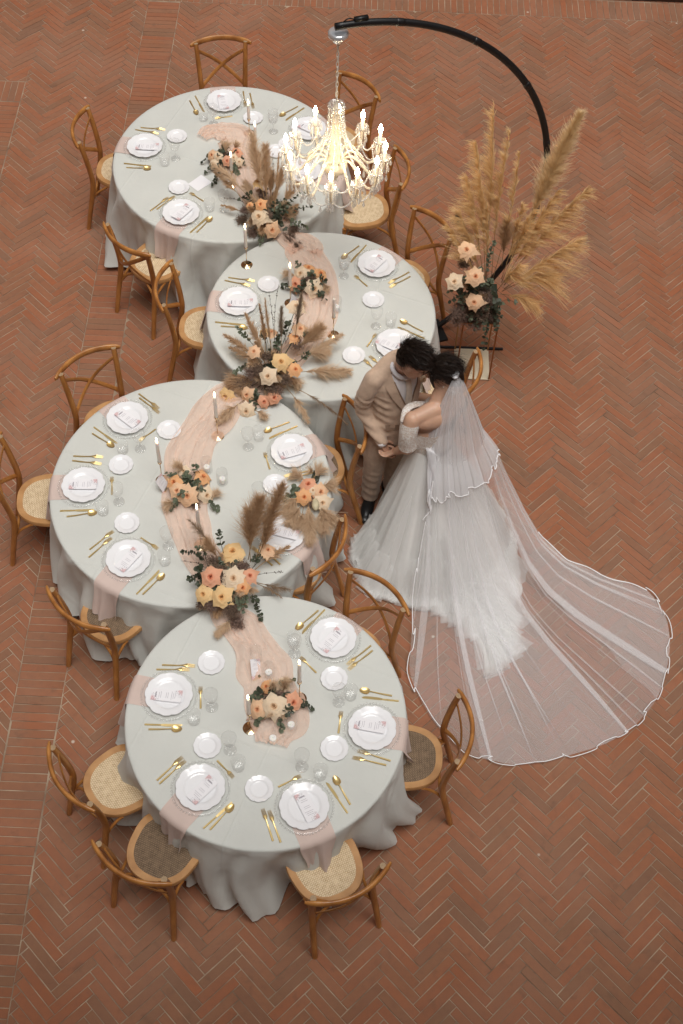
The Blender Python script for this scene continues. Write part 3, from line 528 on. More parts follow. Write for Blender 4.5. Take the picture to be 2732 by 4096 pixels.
# ------------------------------------------------------------------ the four round tables under their cloths
TN = {'D': 'frontmost table', 'C': 'table with the loose bouquet', 'B': 'table beside the couple', 'A': 'farthest table'}
TZ = .76
CLOTH = mat('off white table linen', (.672, .684, .646), .88, var=.06, vscale=3, bump=.35, bscale=420, sheen=.15, trans=.08)
def creases(m):
    """the linen keeps soft ironed fold lines and a slubby weave"""
    N, L = m.node_tree.nodes, m.node_tree.links; B = N['Principled BSDF']; geo = N.new('ShaderNodeNewGeometry')
    h = None
    for rot, sc in ((.35, .36), (.35 + PI / 2, .36)):
        mp = N.new('ShaderNodeMapping'); mp.inputs['Rotation'].default_value = (0, 0, rot); L.new(geo.outputs['Position'], mp.inputs[0])
        nz = N.new('ShaderNodeTexNoise'); nz.inputs['Scale'].default_value = 2; L.new(geo.outputs['Position'], nz.inputs['Vector'])
        sx = N.new('ShaderNodeSeparateXYZ'); L.new(mp.outputs[0], sx.inputs[0])
        pp = N.new('ShaderNodeMath'); pp.operation = 'PINGPONG'; pp.inputs[1].default_value = sc; L.new(sx.outputs[0], pp.inputs[0])
        mr = N.new('ShaderNodeMapRange'); mr.inputs[1].default_value = 0; mr.inputs[2].default_value = .012; mr.inputs[3].default_value = 1; mr.inputs[4].default_value = 0; mr.interpolation_type = 'SMOOTHSTEP'; L.new(pp.outputs[0], mr.inputs[0])
        mu = N.new('ShaderNodeMath'); mu.operation = 'MULTIPLY'; L.new(mr.outputs[0], mu.inputs[0]); L.new(nz.outputs['Fac'], mu.inputs[1])
        if h is None: h = mu.outputs[0]
        else:
            ad = N.new('ShaderNodeMath'); ad.operation = 'ADD'; L.new(h, ad.inputs[0]); L.new(mu.outputs[0], ad.inputs[1]); h = ad.outputs[0]
    n2 = N.new('ShaderNodeTexNoise'); n2.inputs['Scale'].default_value = 7; n2.inputs['Detail'].default_value = 5; L.new(geo.outputs['Position'], n2.inputs['Vector'])
    ad = N.new('ShaderNodeMath'); ad.operation = 'MULTIPLY_ADD'; ad.inputs[1].default_value = 2.0; L.new(n2.outputs['Fac'], ad.inputs[0]); L.new(h, ad.inputs[2])
    bp = N.new('ShaderNodeBump'); bp.inputs['Strength'].default_value = .55; bp.inputs['Distance'].default_value = .006; L.new(ad.outputs[0], bp.inputs['Height'])
    old = [n for n in N if n.type == 'BUMP' and n != bp][0]; L.new(bp.outputs[0], old.inputs['Normal'])
creases(CLOTH)
def fold_fn(seed):
    r = random.Random(seed)
    ks = [(k, r.uniform(.5, 1), r.uniform(0, 2 * PI)) for k in (5, 8, 11, 15, 21)]
    hs = [(k, r.uniform(.4, 1), r.uniform(0, 2 * PI)) for k in (3, 4, 8, 13)]
    def f(a):
        s = sum(w * math.sin(k * a + p) for k, w, p in ks) / 2.0 + .16 * math.sin(37 * a + ks[0][2]) + .12 * math.sin(53 * a + ks[1][2])
        return max(-1.0, min(1.25, s * 1.05))
    def h(a): return sum(w * math.sin(k * a + p) for k, w, p in hs) / 2.2
    return f, h
CLOTH_SHAPE = {}
def tablecloth(t, cx, cy, R, seed, label):
    f, h = fold_fn(seed); CLOTH_SHAPE[t] = f
    n = 288
    prof = []                                   # (kind, value)
    rings = [0, .12, .25, .4, .55, .7, .82, .9, .95, .975]
    m = M(); vs = []; nr = 0
    def top(x, y):
        return TZ + .0016 * mnoise.noise(Vector((x * 3.1 + seed, y * 3.1, 0))) + .0008 * mnoise.noise(Vector((x * 11, y * 11, seed)))
    ts = [0, .12, .3, .55, 1.0]
    drops = [.02, .045, .08, .13, .19, .26, .34, .42, .50, .58, .65, .71]
    for i in range(n):
        a = 2 * PI * i / n; ca, sa = math.cos(a), math.sin(a)
        col = []
        for q in rings[1:]:
            col.append((cx + R * q * ca, cy + R * q * sa, top(cx + R * q * ca, cy + R * q * sa)))
        er = .016
        for b in (20, 45, 70, 90):                # rounded edge
            col.append((cx + (R - er + er * math.sin(rad(b))) * ca, cy + (R - er + er * math.sin(rad(b))) * sa, TZ - er + er * math.cos(rad(b))))
        hem = .735 - .035 - .055 * (h(a) + .3)
        hem = min(.752, hem)
        for d in drops:
            t_ = d / .71; dd = d * hem / .71
            amp = .135 * t_ ** 1.1
            rr = R + .004 + .045 * t_ + amp * f(a + .12 * math.sin(3 * t_)) * (1 - .1 * t_) - .012 * math.sin(PI * min(1, t_ * 3)) * (1 - f(a)) * .5
            rr += .006 * mnoise.noise(Vector((a * 9, d * 8, seed)))
            az = a + .035 * t_ * math.cos(7 * a + seed)
            z = TZ - .016 - dd
            col.append((cx + rr * math.cos(az), cy + rr * math.sin(az), max(.012, z)))
        vs.append(col)
    nc = len(vs[0]); V_ = [(cx, cy, TZ)]
    for c in vs: V_ += c
    F_ = []
    for i in range(n):
        j = (i + 1) % n
        F_.append((0, 1 + i * nc, 1 + j * nc))
        for k in range(nc - 1): F_.append((1 + i * nc + k, 1 + i * nc + k + 1, 1 + j * nc + k + 1, 1 + j * nc + k))
    m.add(V_, F_)
    o = m.obj('tablecloth', CLOTH)
    tag(o, label, 'tablecloth', 'white tablecloths on the four round tables')
    return o
for t, seed, lab in (('D', 3, 'off white cloth over the frontmost round table set for five'), ('C', 8, 'off white cloth over the round table with a loose bouquet at its rim'), ('B', 14, 'off white cloth over the round table beside the standing couple'), ('A', 21, 'off white cloth over the farthest round table below the chandelier')):
    tablecloth(t, *TABLES[t], seed, lab)

# ------------------------------------------------------------------ tableware
PORC = mat('white porcelain', (.84, .84, .86), .16, spec=.55)
GOLD = mat('brushed gold cutlery', (.88, .66, .30), .34, metal=.78, var=.12, vscale=25, bump=.1, bscale=300)
CLEAR = glassy('clear glass', body=.045, refl=.3)
CUT = glassy('cut crystal glass', body=.06, bump=.8, bscale=90, refl=.32, rough=.06)
CHARGER = glassy('pressed glass charger', body=.06, bump=.4, bscale=60, refl=.16, rough=.1)
NAPKIN = mat('dusty pink linen napkin', (.71, .565, .505), .92, var=.08, vscale=8, bump=.3, bscale=380, sheen=.2, trans=.1)
def scallop(n, d):
    return lambda a: 1 - d + d * abs(math.sin(n * a / 2)) ** .7
def plate_mesh(name, R, prof, lobes, depth):
    m = M(); n = 120; sc = scallop(lobes, depth); vs = []; k0 = len(prof)
    for i in range(n):
        a = 2 * PI * i / n; s = sc(a)
        for r, z in prof:
            w = smooth01((r - .62) / .38); k = 1 - w + w * s
            vs.append((R * r * k * math.cos(a), R * r * k * math.sin(a), z * (1 + 0 * w)))
    fs = []
    for i in range(n):
        j = (i + 1) % n
        for k in range(k0 - 1): fs.append((i * k0 + k, j * k0 + k, j * k0 + k + 1, i * k0 + k + 1))
    fs.append(tuple(i * k0 for i in reversed(range(n)))); fs.append(tuple(i * k0 + k0 - 1 for i in range(n)))
    m.add(vs, fs)
    return weld_angle(m.mesh(name, PORC), 50)
PLATE = plate_mesh('dinner_plate', .139, [(.0001, .000), (.55, .000), (.60, .004), (.97, .0165), (1, .0185), (.985, .0205), (.95, .0195), (.80, .0155), (.69, .0125), (.66, .0105), (.62, .006), (.55, .0045), (.0001, .0045)][::1], 12, .045)
BREAD = plate_mesh('bread_plate', .0805, [(.0001, .000), (.50, .000), (.56, .003), (.96, .0125), (1, .0145), (.98, .0162), (.94, .0152), (.78, .0125), (.66, .0105), (.62, .008), (.57, .0045), (.5, .0038), (.0001, .0038)], 12, .045)
def charger_mesh():
    m = M()
    m.lathe([(.0001, .003), (.099, .003), (.104, .0045), (.148, .009), (.157, .0105), (.158, .009), (.154, .007)], 72)
    for i in range(56):
        a = 2 * PI * i / 56
        m.ell((.161 * math.cos(a), .161 * math.sin(a), .0095), (.0072, .0072, .0055), 7, 5)
    return m.mesh('charger_plate', CHARGER)
CHG = charger_mesh()
def tumbler_mesh():
    m = M()
    m.lathe([(.0001, 0), (.031, 0), (.034, .003), (.0415, .086), (.0420, .089), (.0408, .090), (.0402, .088)], 40)
    m.lathe([(.0001, .010), (.028, .010), (.0335, .014)], 40)
    me = m.mesh('tumbler', CUT); return me
TUMB = tumbler_mesh()
def goblet_mesh():
    m = M()
    m.lathe([(.0001, 0), (.036, 0), (.037, .0015), (.034, .004), (.012, .008), (.0055, .018), (.0045, .05), (.0062, .068), (.012, .078), (.026, .092), (.036, .112), (.041, .14), (.0432, .166), (.0422, .167), (.0418, .165)], 40)
    return m.mesh('goblet', CUT)
GOB = goblet_mesh()
def outline_solid(m, pts_l, thick, zf):
    """flat piece from stations (x, half width): top and bottom skins"""
    n = len(pts_l); vs = []
    for x, w in pts_l:
        z = zf(x)
        vs += [(x, -w, z), (x, -w * .6, z + thick), (x, w * .6, z + thick), (x, w, z)]
    fs = []
    for i in range(n - 1):
        for k in range(4):
            l = (k + 1) % 4; fs.append((i * 4 + k, (i + 1) * 4 + k, (i + 1) * 4 + l, i * 4 + l))
    fs += [(0, 1, 2, 3), tuple((n - 1) * 4 + k for k in (3, 2, 1, 0))]
    m.add(vs, fs)
def fork_mesh(L=.195):
    m = M(); s = L / .195
    z = lambda x: .0015 + .008 * smooth01((x - .08 * s) / (.05 * s)) - .007 * smooth01((x - .145 * s) / (.05 * s))
    outline_solid(m, [(0, .0055), (.004, .0062), (.06 * s, .0056), (.10 * s, .0038), (.118 * s, .0036), (.13 * s, .0065), (.142 * s, .0112), (.152 * s, .0118)], .0024, z)
    for k in range(4):
        y = (k - 1.5) * .0062
        pts = [(.150 * s + .045 * s * q, y * (1 - .06 * q), z(.150 * s + .045 * s * q) + .0012) for q in (0, .3, .65, 1)]
        m.tube(pts, [.0019, .0018, .0016, .0009], 6)
    return weld_angle(m.mesh('fork', GOLD), 45)
def spoon_mesh(L=.192):
    m = M(); s = L / .192
    z = lambda x: .0015 + .007 * smooth01((x - .07 * s) / (.05 * s)) - .006 * smooth01((x - .125 * s) / (.03 * s))
    outline_solid(m, [(0, .0055), (.004, .0062), (.06 * s, .0056), (.10 * s, .0037), (.128 * s, .0034), (.136 * s, .0060)], .0024, z)
    def bowl(u, v):
        x = .130 * s + .062 * s * u; q = 2 * u - 1; w = .0205 * math.sqrt(max(0, 1 - q * q)) * (1 - .18 * q)
        y = (2 * v - 1); d = .0075 * (1 - q * q) * (1 - y * y)
        return (x, w * y, .0085 - d)
    m.grid(bowl, 13, 9)
    m.grid(lambda u, v: (lambda p: (p[0], p[1] * 1.03, p[2] - .0012))(bowl(u, 1 - v)), 13, 9)
    return weld_angle(m.mesh('spoon', GOLD), 45)
def knife_mesh(L=.214):
    m = M()
    outline_solid(m, [(0, .0052), (.004, .0058), (.05, .0056), (.092, .0050), (.095, .0050)], .0055, lambda x: 0.0008)
    vs, fs = [], []
    st = [(.095, -.0045, .0045), (.105, -.0075, .006), (.13, -.0092, .0065), (.165, -.0095, .0068), (.195, -.0085, .0068), (.207, -.0045, .0062), (.214, .002, .0045)]
    for x, a, b in st: vs += [(x, a, .0022), (x, b, .0014), (x, b, .0042), (x, a, .0030)]
    for i in range(len(st) - 1):
        for k in range(4):
            l = (k + 1) % 4; fs.append((i * 4 + k, (i + 1) * 4 + k, (i + 1) * 4 + l, i * 4 + l))
    fs += [(0, 1, 2, 3), tuple((len(st) - 1) * 4 + k for k in (3, 2, 1, 0))]
    m.add(vs, fs)
    return weld_angle(m.mesh('knife', GOLD), 40)
FORK, SPOON, KNIFE, SFORK = fork_mesh(), spoon_mesh(), knife_mesh(), fork_mesh(.142)
def menu_material(name, script=False):
    m, N, L, B = nmat(name)
    B.inputs['Roughness'].default_value = .7
    tc = N.new('ShaderNodeTexCoord'); sx = N.new('ShaderNodeSeparateXYZ'); L.new(tc.outputs['UV'], sx.inputs[0])
    def mth(op, a, b=None, c=None):
        n = N.new('ShaderNodeMath'); n.operation = op
        for i, q in enumerate((a, b, c)):
            if q is None: continue
            L.new(q, n.inputs[i]) if not isinstance(q, (int, float)) else setattr(n.inputs[i], 'default_value', q)
        return n.outputs[0]
    u, v = sx.outputs[0], sx.outputs[1]       # u along the card (0..1), v across
    def mixc(fac, a, b):
        x = N.new('ShaderNodeMix'); x.data_type = 'RGBA'; L.new(fac, x.inputs[0])
        for s, q in ((6, a), (7, b)):
            L.new(q, x.inputs[s]) if not isinstance(q, tuple) else setattr(x.inputs[s], 'default_value', (*q, 1))
        return x.outputs[2]
    nz = N.new('ShaderNodeTexNoise'); nz.inputs['Scale'].default_value = 26; nz.inputs['Detail'].default_value = 3; L.new(tc.outputs['UV'], nz.inputs['Vector'])
    # lines of small type running across the card, of uneven length
    row = mth('FLOOR', mth('MULTIPLY', u, 17)); ph = mth('FRACT', mth('MULTIPLY', u, 17))
    ln = mth('MULTIPLY', mth('LESS_THAN', ph, .42), mth('GREATER_THAN', ph, .12))
    wv = mth('ADD', .18, mth('MULTIPLY', .16, mth('ABSOLUTE', mth('SINE', mth('MULTIPLY', row, 2.4)))))
    ins = mth('LESS_THAN', mth('ABSOLUTE', mth('SUBTRACT', v, .5)), wv)
    mid = mth('MULTIPLY', mth('GREATER_THAN', u, .2), mth('LESS_THAN', u, .86))
    brk = mth('GREATER_THAN', mth('SINE', mth('MULTIPLY', row, 1.7)), -.55)
    tex = mth('MULTIPLY', mth('MULTIPLY', ln, ins), mth('MULTIPLY', mid, brk))
    nz2 = N.new('ShaderNodeTexNoise'); nz2.inputs['Scale'].default_value = 90; L.new(tc.outputs['UV'], nz2.inputs['Vector'])
    tex = mth('MULTIPLY', tex, mth('GREATER_THAN', nz2.outputs['Fac'], .40))
    c = mixc(mth('MULTIPLY', tex, .55), (.84, .83, .86), (.22, .20, .24))
    # script heading
    hd = mth('LESS_THAN', mth('ABSOLUTE', mth('SUBTRACT', mth('ADD', v, mth('MULTIPLY', .05, mth('SINE', mth('MULTIPLY', u, 60)))), .5)), .22)
    hd = mth('MULTIPLY', hd, mth('LESS_THAN', mth('ABSOLUTE', mth('SUBTRACT', u, .145)), .022))
    c = mixc(mth('MULTIPLY', hd, .7), c, (.16, .14, .18))
    # sprigs of pink blossom at two opposite corners
    for (cu, cv) in ((0, 0), (1, 1)):
        du = mth('MULTIPLY', mth('SUBTRACT', u, cu), 2.3); dv = mth('SUBTRACT', v, cv)
        d = mth('SQRT', mth('ADD', mth('MULTIPLY', du, du), mth('MULTIPLY', dv, dv)))
        fl = mth('LESS_THAN', mth('ADD', d, mth('MULTIPLY', nz.outputs['Fac'], .9)), .82)
        c = mixc(mth('MULTIPLY', fl, .8), c, (.70, .42, .42))
        lf = mth('MULTIPLY', mth('LESS_THAN', d, .62), mth('LESS_THAN', nz.outputs['Fac'], .43))
        c = mixc(mth('MULTIPLY', lf, .7), c, (.20, .18, .22))
    L.new(c, B.inputs['Base Color'])
    return m
MENU = menu_material('printed menu card')
PAPER = mat('white card', (.84, .83, .86), .7)
def card_mesh(L, W, name='menu_card', curl=.004):
    m = M()
    m.grid(lambda u, v: (L * (u - .5), W * (v - .5), curl * (2 * u - 1) ** 2), 7, 3)
    m.uv = [(i / 6, j / 2) for i in range(7) for j in range(3)]
    n0 = len(m.v)
    m.grid(lambda u, v: (L * (u - .5), W * (.5 - v), curl * (2 * u - 1) ** 2 - .0007), 7, 3)
    m.uv += [(i / 6, 1 - j / 2) for i in range(7) for j in range(3)]
    return m.mesh(name, MENU, smooth=False)
MENUM = card_mesh(.175, .076)

# ------------------------------------------------------------------ place settings
def napkin(t, ang, r0, wid, label, seed, hang=.27):
    cx, cy, R = TABLES[t]; f = CLOTH_SHAPE[t]; rr = random.Random(seed)
    er = .02; flat = R - er - r0; bend = er * PI / 2
    tot = flat + bend + hang; ph = rr.uniform(0, 6); tw = rr.uniform(-.06, .06)
    def fn(u, v):
        s = u * tot; y = (v - .5) * wid * (1 + .05 * math.sin(3 * u + ph))
        a = ang
        if s < flat: x = r0 + s; z = TZ + .0035
        elif s < flat + bend:
            b = (s - flat) / er; x = R - er + (er + .004) * math.sin(b); z = TZ - er + (er + .0035) * math.cos(b)
        else:
            d = s - flat - bend; q = d / hang
            fold = f(ang + y / R)
            x = R + .010 + .020 * q + .058 * q * max(-.1, fold) + .014 * q * math.sin(11 * v + ph) + .010 * q * math.sin(21 * v + 2 * ph)
            z = TZ - er - d * (1 - .05 * math.sin(PI * v + ph * .2))
            y *= 1 - .20 * q + .05 * math.sin(5 * q + ph); y += tw * q
            # the lower corners are rounded by the soft hem
            z += .055 * q * abs(2 * v - 1) ** 3
        z += .0012 * math.sin(14 * u + ph) * (1 if s < flat else 0) + .0006
        # keep the cloth on the round table: points off the axis reach the rim sooner
        p = Vector((x, y))
        if s >= flat: p.x -= (R - math.sqrt(max(0, R * R - y * y))) * 1.0
        elif math.hypot(x, y) > R - er: p.x -= max(0, math.hypot(x, y) - (R - er))
        c, s_ = math.cos(ang), math.sin(ang)
        return (cx + p.x * c - p.y * s_, cy + p.x * s_ + p.y * c, z)
    m = M(); m.grid(fn, 40, 15)
    o = m.obj('napkin', NAPKIN)
    return tag(o, label, 'napkin', 'dusty pink napkins hanging under the plates')
def put(me, name, label, cat, group, loc, rz=0, tilt=(0, 0)):
    o = link(name, me, None, loc, (tilt[0], tilt[1], rz))
    return tag(o, label, cat, group)
ZT = TZ + .0022
rs = random.Random(11)
for t in 'DCBA':
    cx, cy, R = TABLES[t]
    for k, d in enumerate(DATA[t]):
        where = 'the %s place of the %s' % (d['n'], TN[t])
        px, py = d['plate']; ang = math.atan2(py - cy, px - cx)
        napkin(t, ang, math.hypot(px - cx, py - cy) - .06, .195, 'dusty pink napkin hanging at ' + where, k * 7 + ord(t))
        put(CHG, 'charger_plate', 'clear beaded glass charger at ' + where, 'charger', 'glass chargers under the plates', (px, py, TZ + .0065), rs.uniform(0, 6))
        put(PLATE, 'dinner_plate', 'white scalloped dinner plate at ' + where, 'plate', 'scalloped dinner plates', (px, py, TZ + .0115), rs.uniform(0, 6))
        mx, my, ma = d['menu']
        put(MENUM, 'menu_card', 'menu card at ' + where, 'menu', 'menu cards on the plates', (mx, my, TZ + .0115 + .0185), ma, (rs.uniform(-.03, .03), rs.uniform(-.02, .02)))
        fk = sorted(d['forks'], key=lambda q: math.hypot(q[0] + .1 * math.cos(q[2]) - px, q[1] + .1 * math.sin(q[2]) - py))
        for q, nm in zip(fk, ('inner', 'outer')):
            put(FORK, 'fork', '%s gold fork at %s' % (nm, where), 'fork', 'gold forks', (q[0], q[1], ZT), q[2])
        for key, me, nm in (('knife', KNIFE, 'knife'), ('spoon', SPOON, 'spoon')):
            if key in d: put(me, nm, 'gold %s at %s' % (nm, where), nm, 'gold %ss' % ('knive' if nm == 'knife' else nm), (d[key][0], d[key][1], ZT), d[key][2])
        if 'small' in d: put(SFORK, 'dessert_fork', 'small gold dessert fork at ' + where, 'fork', 'gold dessert forks', (d['small'][0], d['small'][1], ZT), d['small'][2])
        if 'bread' in d: put(BREAD, 'bread_plate', 'small white side plate for ' + where, 'plate', 'small side plates', (*d['bread'], ZT), rs.uniform(0, 6))
        if 'tumbler' in d: put(TUMB, 'tumbler', 'cut glass water tumbler for ' + where, 'glass', 'cut glass tumblers', (*d['tumbler'], ZT), rs.uniform(0, 6))
        if 'goblet' in d: put(GOB, 'goblet', 'stemmed crystal wine goblet for ' + where, 'glass', 'crystal goblets', (*d['goblet'], ZT), rs.uniform(0, 6))
# a blank square card lying on the farthest table
c4 = [Vector((*q, ZT + .001)) for q in DATA['acard']]
m = M(); m.add([*c4, *[p + Vector((0, 0, .0012)) for p in c4]], [(0, 1, 2, 3), (4, 7, 6, 5), (0, 4, 5, 1), (1, 5, 6, 2), (2, 6, 7, 3), (3, 7, 4, 0)])
tag(m.obj('paper_card', PAPER, smooth=False), 'blank white square card lying on the farthest table', 'card')

# ------------------------------------------------------------------ chiffon runner winding over all four tables
CHIFFON = sheer('peach chiffon', (.94, .68, .55), .43, .2, edge=.45)
rp_ = [Vector((x, y, w)) for x, y, w in DATA['runner']]
rc = curve(rp_, 330)
def over_table(x, y):
    b = 9
    for (a, c, R) in TABLES.values(): b = min(b, math.hypot(x - a, y - c) - R)
    return b
def runner_fn(u, v):
    i = u * (len(rc) - 1); k = min(int(i), len(rc) - 2); fct = i - k
    p = rc[k].lerp(rc[k + 1], fct); a, b = rc[max(0, k - 3)], rc[min(len(rc) - 1, k + 4)]
    d = Vector((b.x - a.x, b.y - a.y)); d.normalize(); n = Vector((-d.y, d.x))
    w = p.z * (1 + .30 * mnoise.noise(Vector((u * 26, 3, 0))))
    q = v - .5
    gather = .42 * q + .10 * math.sin(6 * v * PI / 2 + u * 31) * .35
    nn = mnoise.noise(Vector((u * 34, v * 3.2, 5))); n2_ = mnoise.noise(Vector((u * 20 + 7, v * 7.5, 2))); n3 = mnoise.noise(Vector((u * 75, v * 6, 9)))
    off = w * (q + .07 * n2_ + .05 * nn)
    end = smooth01(u / .05) * smooth01((1 - u) / .035)
    edge = 1 - abs(2 * q) ** 4
    ridge = abs(n2_) ** .7
    h = .004 + (.034 * (1 - ridge) ** 4 + .016 * max(0, nn) + .009 * abs(n3) + .012 * (1 - abs(mnoise.noise(Vector((u * 46, v * 5 + 3, 14))))) ** 5) * (.35 + .65 * edge) + (1 - end) * .012
    x, y = p.x + n.x * off, p.y + n.y * off
    z = TZ + .002 + h
    o = over_table(x, y)
    if o > -.03: z -= smooth01((o + .03) / .08) * .06
    return (x, y, z)
m = M(); m.grid(runner_fn, 520, 34)
tag(m.obj('table_runner', CHIFFON), 'peach chiffon runner winding along the middle of all four tables', 'table runner')

# ------------------------------------------------------------------ taper candles, votives
WAX = mat('taupe wax', (.88, .79, .71), .45, sss=.2)
WAXW = mat('white wax', (.84, .82, .78), .5, sss=.2)
BRASS = mat('polished brass', (.86, .66, .42), .14, metal=1)
FLAME = mat('candle flame', (1, .8, .5), .5, emis=((1.0, .74, .42), 30))
WICK = mat('wick', (.02, .015, .012), .9)
def candle(x, y, total, label, lit=True, lean=0):
    root = thing('candle_stick', label, 'candle', (x, y, ZT), 0, 'lit taper candles on thin brass holders')
    stem = total * .40; can = total * .47
    m = M(); m.lathe([(.0001, 0), (.042, 0), (.0425, .0012), (.041, .0026), (.004, .0034), (.0028, .006)], 40); m.obj('base', BRASS, root)
    m = M(); m.tube([(0, 0, .003), (0, 0, stem)], .0028, 8); m.obj('stem', BRASS, root)
    m = M(); m.lathe([(.0028, stem - .018), (.006, stem - .008), (.0125, stem + .004), (.0135, stem + .016), (.0115, stem + .016), (.0105, stem + .004), (.0001, stem + .002)], 20); m.obj('cup', BRASS, root)
    m = M(); pr = [(.0095, stem + .003), (.0115, stem + .03), (.0112, stem + can * .6), (.0095, stem + can * .94), (.0075, stem + can), (.004, stem + can - .002), (.0001, stem + can - .004)]; m.lathe(pr, 20); m.obj('taper', WAX, root)
    m = M(); m.tube([(0, 0, stem + can - .004), (.0006, 0, stem + can + .004), (.001, 0, stem + can + .010)], .0009, 5); m.obj('wick', WICK, root)
    if lit:
        m = M(); z0 = stem + can + .003
        m.lathe([(.0001, z0), (.0042, z0 + .006), (.0062, z0 + .014), (.0056, z0 + .024), (.0032, z0 + .036), (.0010, z0 + .046), (.0001, z0 + .049)], 12); m.obj('flame', FLAME, root)
    return root
HT = {'A': .315, 'B': .405, 'C': .455, 'D': .455}
CL = ['beside the flowers nearest the runner end on the frontmost table', 'behind the small flowers on the frontmost table', 'standing alone left of the runner, by the loose bouquet table posy', 'beside the big middle arrangement, standing on the peach runner', 'just behind the big front arrangement, standing on the runner', 'at the upper left rim of the table beside the couple', 'in front of the small flowers on the table beside the couple', 'right of the runner on the table beside the couple, unlit', 'on the far half of the farthest table', 'next to the tall grasses on the farthest table', 'amid the small flowers on the farthest table']
for i, (x, y, t) in enumerate(DATA['candles']):
    candle(x, y, HT[t] * (.92, 1.06, 1, 1.01, 1, 1, 1, 1.03, 1, 1, 1)[i], 'taper candle ' + CL[i], lit=(i != 7))
def votive(x, y, glass, label):
    root = thing('votive_candle', label, 'candle', (x, y, ZT + .006), 0, 'white votive candles')
    if glass != 2:
        m = M(); m.lathe([(.0001, .004), (.0195, .004), (.0205, .007), (.0205, .044), (.019, .046), (.012, .045), (.0001, .044)], 24); m.obj('wax', WAXW, root)
        m = M(); m.tube([(0, 0, .044), (.001, 0, .052)], .0009, 5); m.obj('wick', WICK, root)
    if glass: m = M(); m.lathe([(.0001, .002), (.034, .002), (.036, .004), (.036, .118), (.0348, .1185), (.0345, .117)], 32); m.obj('glass', CLEAR, root)
for (x, y, g), lab in zip(DATA['votives'], ('white votive in a tall clear glass beside the name card', 'white votive standing bare at the front end of the runner', 'white votive in clear glass tucked under the front small flowers', 'white votive in clear glass right of the runner beside the small flowers', 'white votive in clear glass behind the small flowers on the runner', 'empty tall clear glass just behind the name card', 'white votive in clear glass right of the unlit candle')):
    votive(x, y, g, lab)
def stand_card(x, y, rz, tilt, label, L=.115, W=.075, rot=0):
    root = thing('name_card', label, 'card', (x, y, ZT + .004), rz)
    m = M(); m.grid(lambda u, v: (W * (v - .5), L * (u) * math.sin(tilt), L * u * math.cos(tilt)), 5, 3); m.uv = [(i / 4, j / 2) for i in range(5) for j in range(3)]
    m.grid(lambda u, v: (W * (.5 - v), L * (u) * math.sin(tilt) + .0009, L * u * math.cos(tilt)), 5, 3); m.uv += [(i / 4, 1 - j / 2) for i in range(5) for j in range(3)]
    m.obj('card', MENU, root, smooth=False, rot=(0, rot, 0))
    m = M(); m.box((0, .004, .006), (.05, .018, .012)); m.obj('stand', BRASS, root, smooth=False)

# ------------------------------------------------------------------ cross-back chairs
WOOD = mat('honey stained bentwood', (.50, .22, .060), .30, var=.3, vscale=14, col2=(.30, .112, .028), bump=.15, bscale=70, spec=.5, stretch=(1, 1, .35))
WOODL = mat('pale ash seat rim', (.52, .28, .115), .42, var=.3, vscale=10, col2=(.38, .185, .068), bump=.15, bscale=60)
WOODE = mat('sawn end grain', (.42, .29, .17), .7, var=.3, vscale=160)
def weave(name, c1, c2, c3, scale=95):
    m, N, L, B = nmat(name)
    B.inputs['Roughness'].default_value = .75
    tc = N.new('ShaderNodeTexCoord'); mp = N.new('ShaderNodeMapping'); mp.inputs['Rotation'].default_value = (0, 0, .0); L.new(tc.outputs['Object'], mp.inputs[0])
    w1 = N.new('ShaderNodeTexWave'); w1.bands_direction = 'X'; w1.inputs['Scale'].default_value = scale * .30; w1.inputs['Distortion'].default_value = .6; w1.inputs['Detail'].default_value = 1; L.new(mp.outputs[0], w1.inputs['Vector'])
    w2 = N.new('ShaderNodeTexWave'); w2.bands_direction = 'DIAGONAL'; w2.inputs['Scale'].default_value = scale * .42; w2.inputs['Distortion'].default_value = .5; L.new(mp.outputs[0], w2.inputs['Vector'])
    mu = N.new('ShaderNodeMath'); mu.operation = 'MULTIPLY'; L.new(w1.outputs['Fac'], mu.inputs[0]); L.new(w2.outputs['Fac'], mu.inputs[1])
    nz = N.new('ShaderNodeTexNoise'); nz.inputs['Scale'].default_value = 38; nz.inputs['Detail'].default_value = 5; L.new(tc.outputs['Object'], nz.inputs['Vector'])
    ad = N.new('ShaderNodeMath'); ad.operation = 'MULTIPLY_ADD'; ad.inputs[1].default_value = .75; L.new(nz.outputs['Fac'], ad.inputs[0]); L.new(mu.outputs[0], ad.inputs[2])
    rp = N.new('ShaderNodeValToRGB'); e = rp.color_ramp.elements; e[0].position = .25; e[0].color = (*c3, 1); e[1].position = 1.0; e[1].color = (*c1, 1); q = e.new(.6); q.color = (*c2, 1)
    L.new(ad.outputs[0], rp.inputs[0]); L.new(rp.outputs[0], B.inputs['Base Color'])
    bp = N.new('ShaderNodeBump'); bp.inputs['Strength'].default_value = .8; bp.inputs['Distance'].default_value = .0025; L.new(mu.outputs[0], bp.inputs['Height']); L.new(bp.outputs[0], B.inputs['Normal'])
    return m
CANE = weave('pale woven cane', (.80, .66, .46), (.70, .54, .34), (.42, .28, .15))
CANED = weave('dark woven rattan', (.30, .205, .125), (.19, .125, .075), (.075, .048, .028), 110)
def seat_outline(s, k=1.0, n=56):
    """rounded trapezoid seat seen from above, forward is +x"""
    out = []
    for i in range(n):
        a = 2 * PI * i / n; c, d = math.cos(a), math.sin(a)
        e = 2.6
        x = abs(c) ** (2 / e) * (1 if c >= 0 else -1); y = abs(d) ** (2 / e) * (1 if d >= 0 else -1)
        X = .262 + .208 * x * s; Y = y * (.205 + .022 * x) * s
        out.append((X, Y))
    return out
